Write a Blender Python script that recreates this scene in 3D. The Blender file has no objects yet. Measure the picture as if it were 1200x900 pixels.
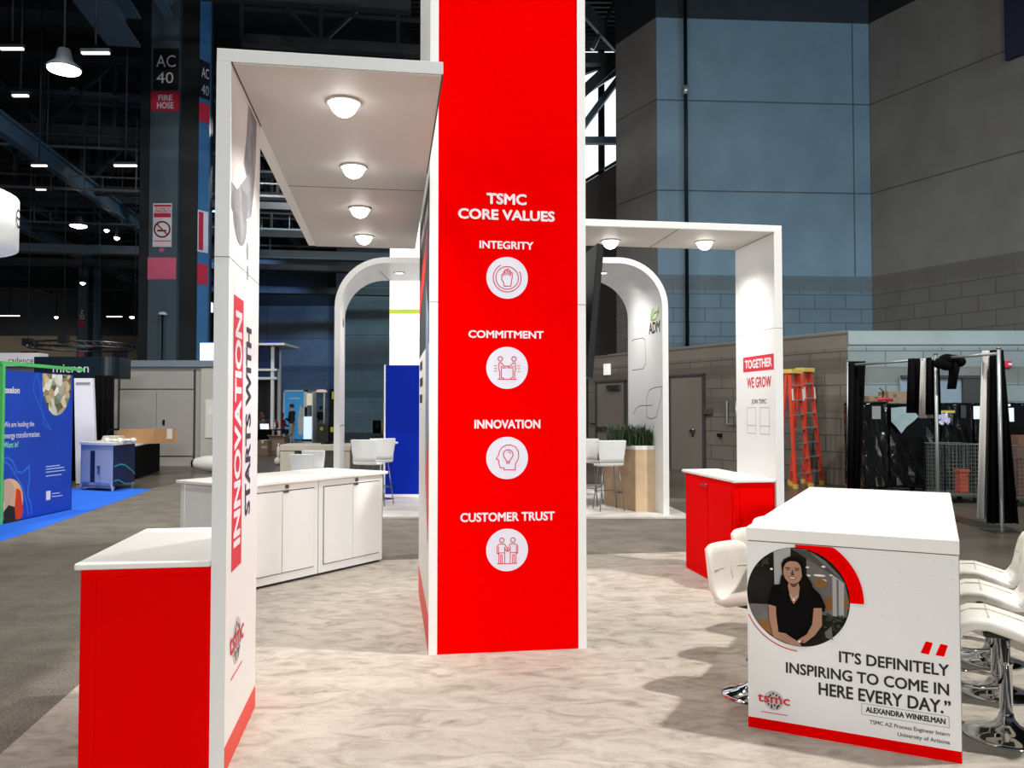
import bpy, bmesh, math, random
from math import sin, cos, pi, atan, radians as R
from mathutils import Vector, Matrix
rnd = random.Random(7)
S = bpy.context.scene
COL = S.collection
# ------------------------------------------------------------------ camera, light, exposure
F, H, TH = 960.0, 1.65, atan(29 / 960)
cam_d = bpy.data.cameras.new('camera'); cam = bpy.data.objects.new('camera', cam_d); COL.objects.link(cam)
cam_d.sensor_width = 36; cam_d.lens = F / 1200 * 36; cam_d.clip_end = 300; cam_d.clip_start = 0.05
cam.location = (0, 0, H); cam.rotation_euler = (pi / 2 + TH, 0, 0)
S.camera = cam
S.view_settings.view_transform = 'Standard'; S.view_settings.look = 'None'
S.view_settings.exposure = 0.0; S.view_settings.gamma = 1.0; S.view_settings.use_curve_mapping = False
W = bpy.data.worlds.new('hall_air'); S.world = W; W.use_nodes = True
W.node_tree.nodes['Background'].inputs[0].default_value = (0.62, 0.72, 0.85, 1)
W.node_tree.nodes['Background'].inputs[1].default_value = 0.10


def lamp(name, kind, loc, power, color=(1, 1, 1), size=0.5, target=None, cone=None, blend=0.5):
    d = bpy.data.lights.new(name, kind); o = bpy.data.objects.new(name, d); COL.objects.link(o)
    d.energy = power; d.color = color
    if kind == 'AREA': d.shape = 'DISK'; d.size = size
    else: d.shadow_soft_size = size
    if kind == 'SPOT': d.spot_size = cone; d.spot_blend = blend
    o.location = loc
    if target:
        o.rotation_euler = (Vector(target) - Vector(loc)).to_track_quat('-Z', 'Y').to_euler()
    return o


WARM = (1.0, 0.97, 0.925); NEUT = (1, 0.985, 0.96); COOL = (0.62, 0.8, 1.0); BLUE = (0.22, 0.45, 1.0)
lamp('high_bay_right', 'AREA', (6.4, 4.3, 12.5), 1850, WARM, 0.5, (2.0, 4.5, 0))
lamp('high_bay_left', 'AREA', (-4.6, 13.6, 12.5), 800, WARM, 0.5, (-1.5, 9.0, 0))
lamp('front_fill', 'AREA', (4.5, -21, 8.5), 1800, (.96, .985, 1), 1.5, (0.5, 5, 1.2))  # unseen fill added behind the camera to brighten the front faces
lamp('front_fill_right', 'AREA', (9, -24, 8.5), 1420, (.96, .985, 1), 1.5, (1.5, 5, 1.0))  # second added fill, farther right, for surfaces facing the camera
lamp('high_bay_left_front', 'AREA', (-5.5, 3.0, 12.5), 480, WARM, 0.6, (-2.0, 4.0, 0))
lamp('high_bay_far', 'AREA', (1.5, 12.0, 12.5), 350, WARM, 0.8, (0.5, 13.0, 0))
lamp('high_bay_left_aisle', 'AREA', (-9, 14, 12.5), 1000, NEUT, 0.8, (-9, 17, 0))
lamp('high_bay_far_left', 'AREA', (-9, 32, 12.5), 900, NEUT, 0.8, (-8, 34, 0))
lamp('tan_wall_fill', 'SPOT', (-36, 44, 9), 2600, NEUT, 0.5, (-37, 59, 1.0), R(75), .6)  # added spot without a fixture, lifts the tan far wall
lamp('column_fill', 'SPOT', (-8, 8, 10), 900, NEUT, 0.5, (-11.2, 27, 8.5), R(44), .7)  # extra spot put in so the column and its signs read brighter
lamp('flood_on_tall_wall', 'SPOT', (20, -2, 12.5), 5600, (0.38, 0.76, 1.0), 0.6, (8, 24.2, 6.5), R(44), 0.6)
lamp('flood_on_block_wall', 'SPOT', (13, 3, 9), 1200, (0.62, 0.95, 1.0), 0.4, (11, 17.4, 2.6), R(44), 0.5)
lamp('flood_on_far_wall', 'SPOT', (-14, 38, 11), 9000, BLUE, 0.6, (-17.5, 60, 5.5), R(34), 0.5)
lamp('flood_on_far_block_wall', 'SPOT', (-4, 36, 11), 5000, (0.55, 0.95, 0.95), 0.5, (-9, 58, 5.0), R(34), 0.6)
lamp('flood_on_side_walls', 'SPOT', (-6, 4, 12), 1500, (1.0, 0.93, 0.82), 0.6, (9, 21, 7), R(65), 0.8)
lamp('blue_wash_on_beams', 'SPOT', (2, 26, 3.0), 1300, (0.25, 0.55, 1.0), 0.5, (-11, 27, 9.5), R(70), 0.8)

# ------------------------------------------------------------------ measuring helpers
def ray(px, py):
    u = (px - 600) / F; v = (450 - py) / F
    return Vector((u, cos(TH) - v * sin(TH), sin(TH) + v * cos(TH)))
def atz(px, py, z=0.0):
    r = ray(px, py); t = (z - H) / r.z; return Vector((r.x * t, r.y * t, z))
def aty(px, py, y):
    r = ray(px, py); t = y / r.y; return Vector((r.x * t, y, H + r.z * t))


class Frame:                                   # a local horizontal frame: angle + origin
    def __init__(s, ang=0.0, org=(0, 0)):
        s.a = ang; s.o = org
    def out(s, p):
        c, q = cos(s.a), sin(s.a)
        return Vector((s.o[0] + c * p[0] - q * p[1], s.o[1] + q * p[0] + c * p[1], p[2]))
FW = Frame()
AB = atan(143 / 960); FB = Frame(AB)           # the red and white booth
AT = -atan(495 / 960); FT = Frame(AT)          # the long white table
cc = FB.out((-1.317, 7.585, 0)); FC = Frame(AB + R(48.2), (cc.x, cc.y))   # the angled white counter

# ------------------------------------------------------------------ materials
def lin(h):
    h = h.lstrip('#'); r = [int(h[i:i + 2], 16) / 255 for i in (0, 2, 4)]
    return tuple((c / 12.92 if c <= .04045 else ((c + .055) / 1.055) ** 2.4) for c in r) + (1,)
MATS = {}
def mat(name, hexc, rough=0.5, metal=0.0, var=0.04, scale=6.0, bump=0.0, bscale=60.0, coat=0.0, emit=0.0, spec=0.5, coords='Object'):
    if name in MATS: return MATS[name]
    if name.startswith('photo_'): rough, spec = .9, .05
    m = bpy.data.materials.new(name); m.use_nodes = True; nt = m.node_tree; N = nt.nodes; L = nt.links
    b = N['Principled BSDF']; c = lin(hexc)
    tc = N.new('ShaderNodeTexCoord'); no = N.new('ShaderNodeTexNoise'); no.inputs['Scale'].default_value = scale; no.inputs['Detail'].default_value = 4
    L.new(tc.outputs[coords], no.inputs['Vector'])
    mr = N.new('ShaderNodeMapRange'); mr.inputs[1].default_value = .3; mr.inputs[2].default_value = .7
    mr.inputs[3].default_value = 1 - var; mr.inputs[4].default_value = 1 + var
    L.new(no.outputs['Fac'], mr.inputs[0])
    mx = N.new('ShaderNodeVectorMath'); mx.operation = 'SCALE'; mx.inputs[0].default_value = c[:3]
    L.new(mr.outputs[0], mx.inputs['Scale']); L.new(mx.outputs[0], b.inputs['Base Color'])
    b.inputs['Roughness'].default_value = rough; b.inputs['Metallic'].default_value = metal
    b.inputs['Coat Weight'].default_value = coat; b.inputs['Specular IOR Level'].default_value = spec
    if bump:
        n2 = N.new('ShaderNodeTexNoise'); n2.inputs['Scale'].default_value = bscale; n2.inputs['Detail'].default_value = 3
        L.new(tc.outputs[coords], n2.inputs['Vector'])
        bp = N.new('ShaderNodeBump'); bp.inputs['Strength'].default_value = bump; bp.inputs['Distance'].default_value = 0.02
        L.new(n2.outputs['Fac'], bp.inputs['Height']); L.new(bp.outputs[0], b.inputs['Normal'])
    if emit:
        L.new(mx.outputs[0], b.inputs['Emission Color']); b.inputs['Emission Strength'].default_value = emit
    MATS[name] = m
    return m

def carpet(name, stops, s1, stretch, detail=6, fine=0.0, dist=1.2, rough=0.95):
    m = bpy.data.materials.new(name); m.use_nodes = True; nt = m.node_tree; N = nt.nodes; L = nt.links
    b = N['Principled BSDF']; b.inputs['Roughness'].default_value = rough; b.inputs['Specular IOR Level'].default_value = 0.15
    tc = N.new('ShaderNodeTexCoord'); mp = N.new('ShaderNodeMapping'); mp.inputs['Scale'].default_value = stretch
    mp.inputs['Rotation'].default_value = (0, 0, R(12))
    L.new(tc.outputs['Object'], mp.inputs[0])
    no = N.new('ShaderNodeTexNoise'); no.inputs['Scale'].default_value = s1; no.inputs['Detail'].default_value = detail; no.inputs['Distortion'].default_value = dist
    no.inputs['Roughness'].default_value = .62
    L.new(mp.outputs[0], no.inputs['Vector'])
    cr = N.new('ShaderNodeValToRGB'); e = cr.color_ramp.elements
    while len(e) < len(stops): e.new(0.5)
    for k, (p, h) in enumerate(stops): e[k].position = p; e[k].color = lin(h)
    L.new(no.outputs['Fac'], cr.inputs[0])
    n2 = N.new('ShaderNodeTexNoise'); n2.inputs['Scale'].default_value = 75; n2.inputs['Detail'].default_value = 3
    L.new(tc.outputs['Object'], n2.inputs['Vector'])
    mr = N.new('ShaderNodeMapRange'); mr.inputs[1].default_value = .3; mr.inputs[2].default_value = .7; mr.inputs[3].default_value = 1 - fine; mr.inputs[4].default_value = 1 + fine
    L.new(n2.outputs['Fac'], mr.inputs[0])
    mx = N.new('ShaderNodeVectorMath'); mx.operation = 'SCALE'; L.new(cr.outputs[0], mx.inputs[0]); L.new(mr.outputs[0], mx.inputs['Scale'])
    L.new(mx.outputs[0], b.inputs['Base Color'])
    bp = N.new('ShaderNodeBump'); bp.inputs['Strength'].default_value = .35; bp.inputs['Distance'].default_value = .004
    L.new(n2.outputs['Fac'], bp.inputs['Height']); L.new(bp.outputs[0], b.inputs['Normal'])
    MATS[name] = m
    return m

def wallmat(name, blk, mortar, pan, seam, split, band, rows=0.30, bw=0.62, prow=2.7, pw=6.0, rough=0.8, bands=()):
    """block courses below `split`, large panels with thin seams above; darker block bands at given heights"""
    m = bpy.data.materials.new(name); m.use_nodes = True; nt = m.node_tree; N = nt.nodes; L = nt.links
    b = N['Principled BSDF']; b.inputs['Roughness'].default_value = rough; b.inputs['Specular IOR Level'].default_value = .25
    tc = N.new('ShaderNodeTexCoord'); sp = N.new('ShaderNodeSeparateXYZ'); L.new(tc.outputs['Object'], sp.inputs[0])
    cb = N.new('ShaderNodeCombineXYZ'); L.new(sp.outputs[0], cb.inputs[0]); L.new(sp.outputs[2], cb.inputs[1])
    def brick(c1, c2, mo, w, h, ms, off=0.5):
        t = N.new('ShaderNodeTexBrick'); t.inputs['Color1'].default_value = lin(c1); t.inputs['Color2'].default_value = lin(c2); t.inputs['Mortar'].default_value = lin(mo)
        t.inputs['Scale'].default_value = 1; t.inputs['Mortar Size'].default_value = ms; t.inputs['Brick Width'].default_value = w; t.inputs['Row Height'].default_value = h
        t.inputs['Mortar Smooth'].default_value = .1; t.offset = off
        L.new(cb.outputs[0], t.inputs['Vector']); return t
    t1 = brick(blk[0], blk[1], mortar, bw, rows, .012)
    t2 = brick(pan, pan, seam, pw, prow, .022, 0.0)
    def mathn(op, a, v):
        n = N.new('ShaderNodeMath'); n.operation = op
        L.new(a, n.inputs[0])
        if isinstance(v, (int, float)): n.inputs[1].default_value = v
        else: L.new(v, n.inputs[1])
        return n.outputs[0]
    col = t1.outputs[0]
    for (z0, z1) in bands:
        f = mathn('MULTIPLY', mathn('GREATER_THAN', sp.outputs[2], z0), mathn('LESS_THAN', sp.outputs[2], z1))
        f = mathn('MULTIPLY', f, 0.75)
        mx = N.new('ShaderNodeMix'); mx.data_type = 'RGBA'; L.new(f, mx.inputs[0]); L.new(col, mx.inputs[6]); mx.inputs[7].default_value = lin(band); col = mx.outputs[2]
    mx = N.new('ShaderNodeMix'); mx.data_type = 'RGBA'
    L.new(mathn('GREATER_THAN', sp.outputs[2], split), mx.inputs[0]); L.new(col, mx.inputs[6]); L.new(t2.outputs[0], mx.inputs[7])
    no = N.new('ShaderNodeTexNoise'); no.inputs['Scale'].default_value = .9; no.inputs['Detail'].default_value = 5; L.new(tc.outputs['Object'], no.inputs['Vector'])
    mr = N.new('ShaderNodeMapRange'); mr.inputs[1].default_value = .3; mr.inputs[2].default_value = .7; mr.inputs[3].default_value = .88; mr.inputs[4].default_value = 1.1; L.new(no.outputs['Fac'], mr.inputs[0])
    sc = N.new('ShaderNodeVectorMath'); sc.operation = 'SCALE'; L.new(mx.outputs[2], sc.inputs[0]); L.new(mr.outputs[0], sc.inputs['Scale'])
    L.new(sc.outputs[0], b.inputs['Base Color'])
    MATS[name] = m
    return m

def picmat(name, cols, scale, emit=0.0):
    """mottled printed picture: a voronoi patchwork through a colour ramp"""
    m = bpy.data.materials.new(name); m.use_nodes = True; nt = m.node_tree; N = nt.nodes; L = nt.links
    b = N['Principled BSDF']; b.inputs['Roughness'].default_value = .5
    tc = N.new('ShaderNodeTexCoord'); v = N.new('ShaderNodeTexVoronoi'); v.inputs['Scale'].default_value = scale; L.new(tc.outputs['Object'], v.inputs['Vector'])
    sp = N.new('ShaderNodeSeparateColor'); L.new(v.outputs['Color'], sp.inputs[0])
    cr = N.new('ShaderNodeValToRGB'); e = cr.color_ramp.elements
    while len(e) < len(cols): e.new(.5)
    for k, h in enumerate(cols): e[k].position = k / (len(cols) - 1); e[k].color = lin(h)
    L.new(sp.outputs[0], cr.inputs[0]); L.new(cr.outputs[0], b.inputs['Base Color'])
    MATS[name] = m
    return m

WHITE = mat('white_laminate', '#f0f0ee', .35, var=.012, scale=2)
WHITE2 = mat('white_panel', '#ededea', .45, var=.012, scale=2)
GLOSSW = mat('white_gloss_top', '#f7f4ee', .35, var=.01, scale=2, spec=.3)
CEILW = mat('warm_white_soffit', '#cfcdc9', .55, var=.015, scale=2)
RED = mat('red_print', '#f60000', .7, var=.015, scale=2, spec=.0)
REDL = mat('red_laminate', '#f60000', .6, var=.02, scale=2, spec=.03)
REDI = mat('red_ink', '#d8203a', .5, var=.02)
REDB = mat('red_band', '#e8301f', .45, var=.02)
INK = mat('black_ink', '#22201f', .55, var=.03)
INKG = mat('grey_ink', '#55524f', .55, var=.03)
INKN = mat('navy_ink', '#2a2740', .55, var=.03)
LAV = mat('pale_disc_print', '#e6e4f2', .45, var=.015)
TXT = mat('white_lettering', '#f6ecf0', .5, var=.01)
GAP = mat('dark_gap', '#3a3836', .7, var=.03)
SEAM = mat('seam_grey', '#8d8d8d', .7, var=.03)
CHROME = mat('chrome', '#d8d8da', .06, 1.0, var=.01)
STEEL = mat('brushed_steel', '#8f8f90', .32, 1.0, var=.05)
ALU = mat('aluminium_pipe', '#b4bcbc', .38, .7, var=.05)
LEATH = mat('cream_leather', '#ece8de', .42, var=.02, bump=.12, bscale=90)
STITCH = mat('stitch_thread', '#c9c4b8', .7, var=.03)
BLACK = mat('black_plastic', '#0d0d0f', .45, var=.05, spec=.25)
SCREEN = mat('black_screen', '#08090b', .12, var=.02, spec=.3)
BFAB = mat('black_drape', '#0b0b0d', .95, var=.15, scale=30, bump=.2, spec=.1)
WFAB = mat('white_drape', '#c9c7c4', .9, var=.06, scale=30, bump=.2)
WRAP = mat('black_stretch_wrap', '#0b0c0d', .12, var=.3, scale=3, bump=1.0, bscale=4.0, coat=.6)
CARD = mat('cardboard', '#b58a5e', .85, var=.06, scale=8)
CARD2 = mat('dull_cardboard', '#8d7762', .85, var=.06, scale=8)
BLUEC = mat('blue_carpet', '#1668e0', .95, var=.06, scale=40, bump=.3, bscale=200)
BLUEP = mat('blue_print', '#0a41b8', .5, var=.12, scale=1.2)
BLUED = mat('deep_blue_panel', '#0426a4', .6, var=.03, scale=2, spec=.1)
NAVY = mat('navy_panel', '#0d2350', .5, var=.06)
LBLUE = mat('light_blue_line', '#2a72e0', .5, var=.03)
TEAL = mat('teal_line', '#2fa0b0', .5, var=.05)
GREENM = mat('green_metal', '#57c46a', .4, var=.05)
GREENI = mat('green_ink', '#8cbf3f', .5, var=.03)
LIME = mat('lime_band', '#c9e04a', .5, var=.03)
MINT = mat('mint_ink', '#8fe6b0', .5, var=.02)
GREYM = mat('grey_booth_panel', '#a19d97', .5, var=.03, scale=2)
GREYL = mat('pale_grey_panel', '#b9b5ab', .5, var=.03, scale=2)
GREYF = mat('grey_fascia', '#76828c', .5, var=.04)
CABW = mat('pale_steel_cabinet', '#b4bad2', .4, var=.03)
WOODL = mat('pale_wood', '#d2b795', .5, var=.08, scale=5)
WOODM = mat('mid_wood', '#b99a74', .5, var=.1, scale=5)
BEIGE = mat('beige_laminate', '#d8d0bf', .5, var=.03)
LEAF = mat('dark_green_leaf', '#31482a', .6, var=.35, scale=15)
SOIL = mat('soil', '#2a2119', .95, var=.3, scale=30)
STLD = mat('dark_painted_steel', '#2a3136', .6, var=.15, scale=2)
STLP = mat('column_paint', '#4a5b64', .5, var=.06, scale=1)
STLU = mat('blue_lit_column', '#3d74a0', .5, var=.06, scale=1)  # blue light on the column's side plate, put into its colour
STLB = mat('blue_grey_steel', '#465f6e', .5, var=.1, scale=1)
STLK = mat('blackened_steel', '#171b1f', .6, var=.2, scale=2)
DECK = mat('roof_deck', '#17191b', .8, var=.3, scale=1)
SIGNR = mat('sign_red', '#d3243f', .5, var=.02)
SIGNP = mat('sign_pink', '#e06482', .6, var=.05, scale=4)
SIGNW = mat('sign_white', '#e8e6ea', .5, var=.02)
SIGNK = mat('sign_black', '#101214', .5, var=.03)
LAMPE = mat('lamp_glow', '#fffaf0', .5, emit=14, var=.0)
LAMPT = mat('tube_glow', '#fff3ee', .5, emit=1.6, var=.0)
LAMPD = mat('downlight_glow', '#fffdf8', .5, emit=9, var=.0)
LAMPS = mat('screen_glow', '#e4ecff', .5, emit=1.6, var=.05)
SKYE = mat('daylight_glazing', '#f2f8ff', .3, emit=1.25, var=.03)
ORANGE = mat('orange_fibreglass', '#d8432a', .5, var=.06)
YELLOW = mat('yellow_plastic', '#d8b25a', .5, var=.05)
CHAIRW = mat('white_chair_shell', '#eef0f0', .35, var=.015)
TANW = mat('tan_wall_paint', '#7d6f5c', .85, var=.06, scale=1)
DOORM = mat('grey_door_paint', '#756e65', .55, var=.04, scale=1)
BROWNW = mat('brown_grey_panel', '#46423f', .8, var=.06, scale=1)
SKIN = mat('skin', '#c89272', .55, var=.05)
HAIRD = mat('dark_hair', '#1f1712', .6, var=.2, scale=30)
HAIRR = mat('auburn_hair', '#7a4026', .6, var=.2, scale=30)
HAIRB = mat('brown_hair', '#4a3222', .6, var=.2, scale=30)
CLK = mat('black_cloth', '#17191c', .85, var=.1); CLR = mat('red_cloth', '#9a2f3a', .85, var=.1)
CLG = mat('grey_cloth', '#4b4a4c', .85, var=.1); CLP = mat('pale_patterned_cloth', '#a09a90', .85, var=.35, scale=20)
CLN = mat('navy_cloth', '#1d2740', .85, var=.1)
PLAQ = mat('pale_plastic', '#dcdad2', .5, var=.03)
BINR = mat('red_bin_plastic', '#c04a30', .5, var=.05)
WIREM = mat('wire_steel', '#7f8884', .4, .8, var=.05)
CONC_TAN = mat('shell_white', '#e9ebee', .4, var=.01)
BCARP = carpet('beige_marbled_carpet', [(.28, '#837a6d'), (.42, '#9c9488'), (.53, '#aaa297'), (.72, '#b3aca1')], 3.6, (1.0, 2.0, 1), fine=.05, dist=1.3)
ACARP = carpet('grey_aisle_carpet', [(.3, '#615b53'), (.5, '#6f6960'), (.7, '#7b756b')], 2.4, (1.0, 1.25, 1), fine=.42, dist=.4)
CONC = carpet('hall_concrete', [(.3, '#464038'), (.55, '#5c554c'), (.75, '#6b635a')], .5, (1, 1, 1), fine=.04, dist=1.0, rough=.28)
PLATF = carpet('pale_platform_vinyl', [(.3, '#b7b1a8'), (.5, '#d8d4cd'), (.7, '#e8e5e0')], 1.2, (1, 1.6, 1), fine=.02, dist=1.0, rough=.5)
WB = wallmat('tall_wall_blue_lit', ('#60717d', '#667782'), '#46525c', '#6f8594', '#4c5257', 5.6, '#5d6468', rows=.42, bw=.95, bands=((5.15, 5.6), (3.1, 3.6)))  # bluish light on this wall face is partly put into the base colour
WC = wallmat('tall_wall_side', ('#605d59', '#64615d'), '#484542', '#6f6d69', '#4c4946', 5.6, '#5e5954', rows=.42, bw=.95, bands=((5.15, 5.6), (3.1, 3.6)))
WL = wallmat('low_block_wall', ('#6b665e', '#706a62'), '#4a4641', '#767067', '#57524c', 2.96, '#5d5750', rows=.36, bw=.8, prow=.36, pw=8, bands=((1.55, 1.95), (2.4, 2.75)))
WF = wallmat('low_block_wall_front', ('#868e8e', '#8c9494'), '#5f6666', '#a0a9a8', '#5f6666', 2.96, '#77756f', rows=.36, bw=.8, prow=.5, pw=30, bands=((2.2, 2.55),))
WFAR = wallmat('far_wall', ('#6d7886', '#727d8b'), '#565f6c', '#78838f', '#525a66', 4.8, '#5a6470', rows=.42, bw=.95, prow=3.4, bands=((4.3, 4.8), (2.4, 2.9)))
PIC1 = picmat('printed_city_photo', ['#e8efe0', '#2a3a22', '#c9b28a', '#f4f4ee', '#3f5a34', '#8d7a54'], 9)
PIC2 = picmat('printed_sunset_photo', ['#f2c9a0', '#e8b080', '#caa58a', '#efd8b8'], 3)
WAFER = picmat('wafer_print', ['#c3c1bf', '#cfcdca', '#bab8b6', '#d6d4d2'], 60)
SMOKE = picmat('printed_haze', ['#7d8085', '#5f6368', '#989b9f', '#6d7176', '#b3b5b9'], 8)

# ------------------------------------------------------------------ mesh builder
class MB:
    def __init__(s): s.v = []; s.f = []; s.m = []; s.sm = []
    def add(s, vs, fs, mi=0, smooth=False):
        n = len(s.v); s.v += [Vector(p) for p in vs]
        for f in fs: s.f.append([n + i for i in f]); s.m.append(mi); s.sm.append(smooth)
        return s
    def box(s, x0, x1, y0, y1, z0, z1, mi=0):
        vs = [(x, y, z) for z in (z0, z1) for y in (y0, y1) for x in (x0, x1)]
        return s.add(vs, [(0, 2, 3, 1), (4, 5, 7, 6), (0, 1, 5, 4), (1, 3, 7, 5), (3, 2, 6, 7), (2, 0, 4, 6)], mi)
    def prism(s, pts, ext, mi=0):
        """closed polygon of 3-D points extruded by vector ext"""
        n = len(pts); a = [Vector(p) for p in pts]; e = Vector(ext); b = [p + e for p in a]
        nor = Vector((0, 0, 0))
        for i in range(n):
            p, q = a[i], a[(i + 1) % n]; nor += p.cross(q)
        fl = nor.dot(e) > 0
        bot = list(range(n)); top = list(range(n, 2 * n))
        fs = [bot[::-1] if fl else bot, top if fl else top[::-1]]
        for i in range(n):
            j = (i + 1) % n
            fs.append([i, j, n + j, n + i] if fl else [j, i, n + i, n + j])
        return s.add(a + b, fs, mi)
    def cyl(s, p0, p1, r0, r1=None, n=16, mi=0, smooth=True, caps=True):
        r1 = r0 if r1 is None else r1
        p0 = Vector(p0); p1 = Vector(p1); d = (p1 - p0).normalized()
        u = d.orthogonal().normalized(); w = d.cross(u)
        k = len(s.v); vs = []
        for p, r in ((p0, r0), (p1, r1)):
            for i in range(n):
                t = 2 * pi * i / n; vs.append(p + u * (r * cos(t)) + w * (r * sin(t)))
        s.add(vs, [(i, (i + 1) % n, n + (i + 1) % n, n + i) for i in range(n)], mi, smooth)
        if caps:
            s.f.append([k + i for i in range(n)][::-1]); s.m.append(mi); s.sm.append(False)
            s.f.append([k + n + i for i in range(n)]); s.m.append(mi); s.sm.append(False)
        return s
    def tube(s, path, r, n=8, mi=0, closed=False):
        P = [Vector(p) for p in path]; m = len(P); vs = []
        up = None
        for i in range(m):
            a = P[i - 1] if (i or closed) else P[0]; b = P[(i + 1) % m] if (i < m - 1 or closed) else P[-1]
            d = (b - a).normalized()
            if up is None: up = d.orthogonal().normalized()
            up = (up - d * up.dot(d)).normalized(); w = d.cross(up)
            for k in range(n):
                t = 2 * pi * k / n; vs.append(P[i] + up * (r * cos(t)) + w * (r * sin(t)))
        fs = []
        for i in range(m if closed else m - 1):
            j = (i + 1) % m
            for k in range(n): fs.append((i * n + k, i * n + (k + 1) % n, j * n + (k + 1) % n, j * n + k))
        if not closed: fs += [tuple(range(n))[::-1], tuple((m - 1) * n + k for k in range(n))]
        return s.add(vs, fs, mi, True)
    def lathe(s, prof, c=(0, 0, 0), n=28, mi=0):
        vs = []; m = len(prof)
        for r, z in prof:
            for k in range(n):
                t = 2 * pi * k / n; vs.append((c[0] + r * cos(t), c[1] + r * sin(t), c[2] + z))
        fs = [(i * n + k, i * n + (k + 1) % n, (i + 1) * n + (k + 1) % n, (i + 1) * n + k) for i in range(m - 1) for k in range(n)]
        fs += [tuple(range(n))[::-1], tuple((m - 1) * n + k for k in range(n))]
        return s.add(vs, fs, mi, True)
    def sphere(s, c, rx, ry=None, rz=None, n=14, mi=0):
        ry = ry or rx; rz = rz or rx; vs = []; m = n // 2
        for i in range(m + 1):
            t = pi * i / m
            for k in range(n):
                p = 2 * pi * k / n; q = max(sin(t), .002)
                vs.append((c[0] + rx * q * cos(p), c[1] + ry * q * sin(p), c[2] - rz * cos(t)))
        return s.add(vs, [(i * n + k, i * n + (k + 1) % n, (i + 1) * n + (k + 1) % n, (i + 1) * n + k) for i in range(m) for k in range(n)], mi, True)
    def loft(s, rings, mi=0, closed=True, smooth=True, caps=True):
        n = len(rings[0]); vs = [p for r in rings for p in r]; m = len(rings)
        fs = []
        for i in range(m - 1):
            for k in range(n if closed else n - 1):
                fs.append((i * n + k, i * n + (k + 1) % n, (i + 1) * n + (k + 1) % n, (i + 1) * n + k))
        if caps: fs += [tuple(range(n))[::-1], tuple((m - 1) * n + k for k in range(n))]
        return s.add(vs, fs, mi, smooth)
    def mesh(s, name, mats, base=(0, 0, 0), bevel=0.0, seg=2, sub=0, fixn=False):
        me = bpy.data.meshes.new(name); b = Vector(base)
        me.from_pydata([p - b for p in s.v], [], s.f)
        for p, mi, sm in zip(me.polygons, s.m, s.sm): p.material_index = mi; p.use_smooth = sm
        for m in (mats if isinstance(mats, (list, tuple)) else [mats]): me.materials.append(m)
        if bevel or fixn:
            bm = bmesh.new(); bm.from_mesh(me)
            if fixn: bmesh.ops.recalc_face_normals(bm, faces=bm.faces)
            if bevel:
                ed = [e for e in bm.edges if len(e.link_faces) == 2 and e.calc_face_angle(0) > .5]
                bmesh.ops.bevel(bm, geom=ed, offset=bevel, segments=seg, affect='EDGES', profile=.5, clamp_overlap=True)
            bm.to_mesh(me); bm.free()
        me.update()
        return me


def link(name, me, parent=None):
    o = bpy.data.objects.new(name, me); COL.objects.link(o)
    if parent is not None: o.parent = parent
    return o

class Thing:
    """an Empty at the thing's base; parts are written in the frame's own coordinates"""
    def __init__(s, name, label, cat, base=(0, 0, 0), frame=FW, group=None, kind=None):
        s.fr = frame; s.base = Vector(base)
        o = s.o = bpy.data.objects.new(name, None); COL.objects.link(o); o.empty_display_size = .2
        o.location = frame.out(base); o.rotation_euler = (0, 0, frame.a)
        if kind or cat: o['kind'] = kind or 'thing'
        if label: o['label'] = label
        if cat: o['category'] = cat
        if group: o['group'] = group
    def part(s, name, mb, m, under=None, label=None, **kw):
        o = link(name, mb.mesh(name, m, s.base, **kw), under or s.o)
        if label: o['label'] = label
        return o

def single(name, label, cat, mb, m, base=(0, 0, 0), frame=FW, group=None, kind=None, **kw):
    o = link(name, mb.mesh(name, m, base, **kw)); o.location = frame.out(base); o.rotation_euler = (0, 0, frame.a)
    if kind or cat: o['kind'] = kind or 'thing'
    if label: o['label'] = label
    if cat: o['category'] = cat
    if group: o['group'] = group
    return o
def struct(name, mb, m, base=(0, 0, 0), frame=FW, **kw):
    return single(name, None, None, mb, m, base, frame, kind='structure', **kw)

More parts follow.
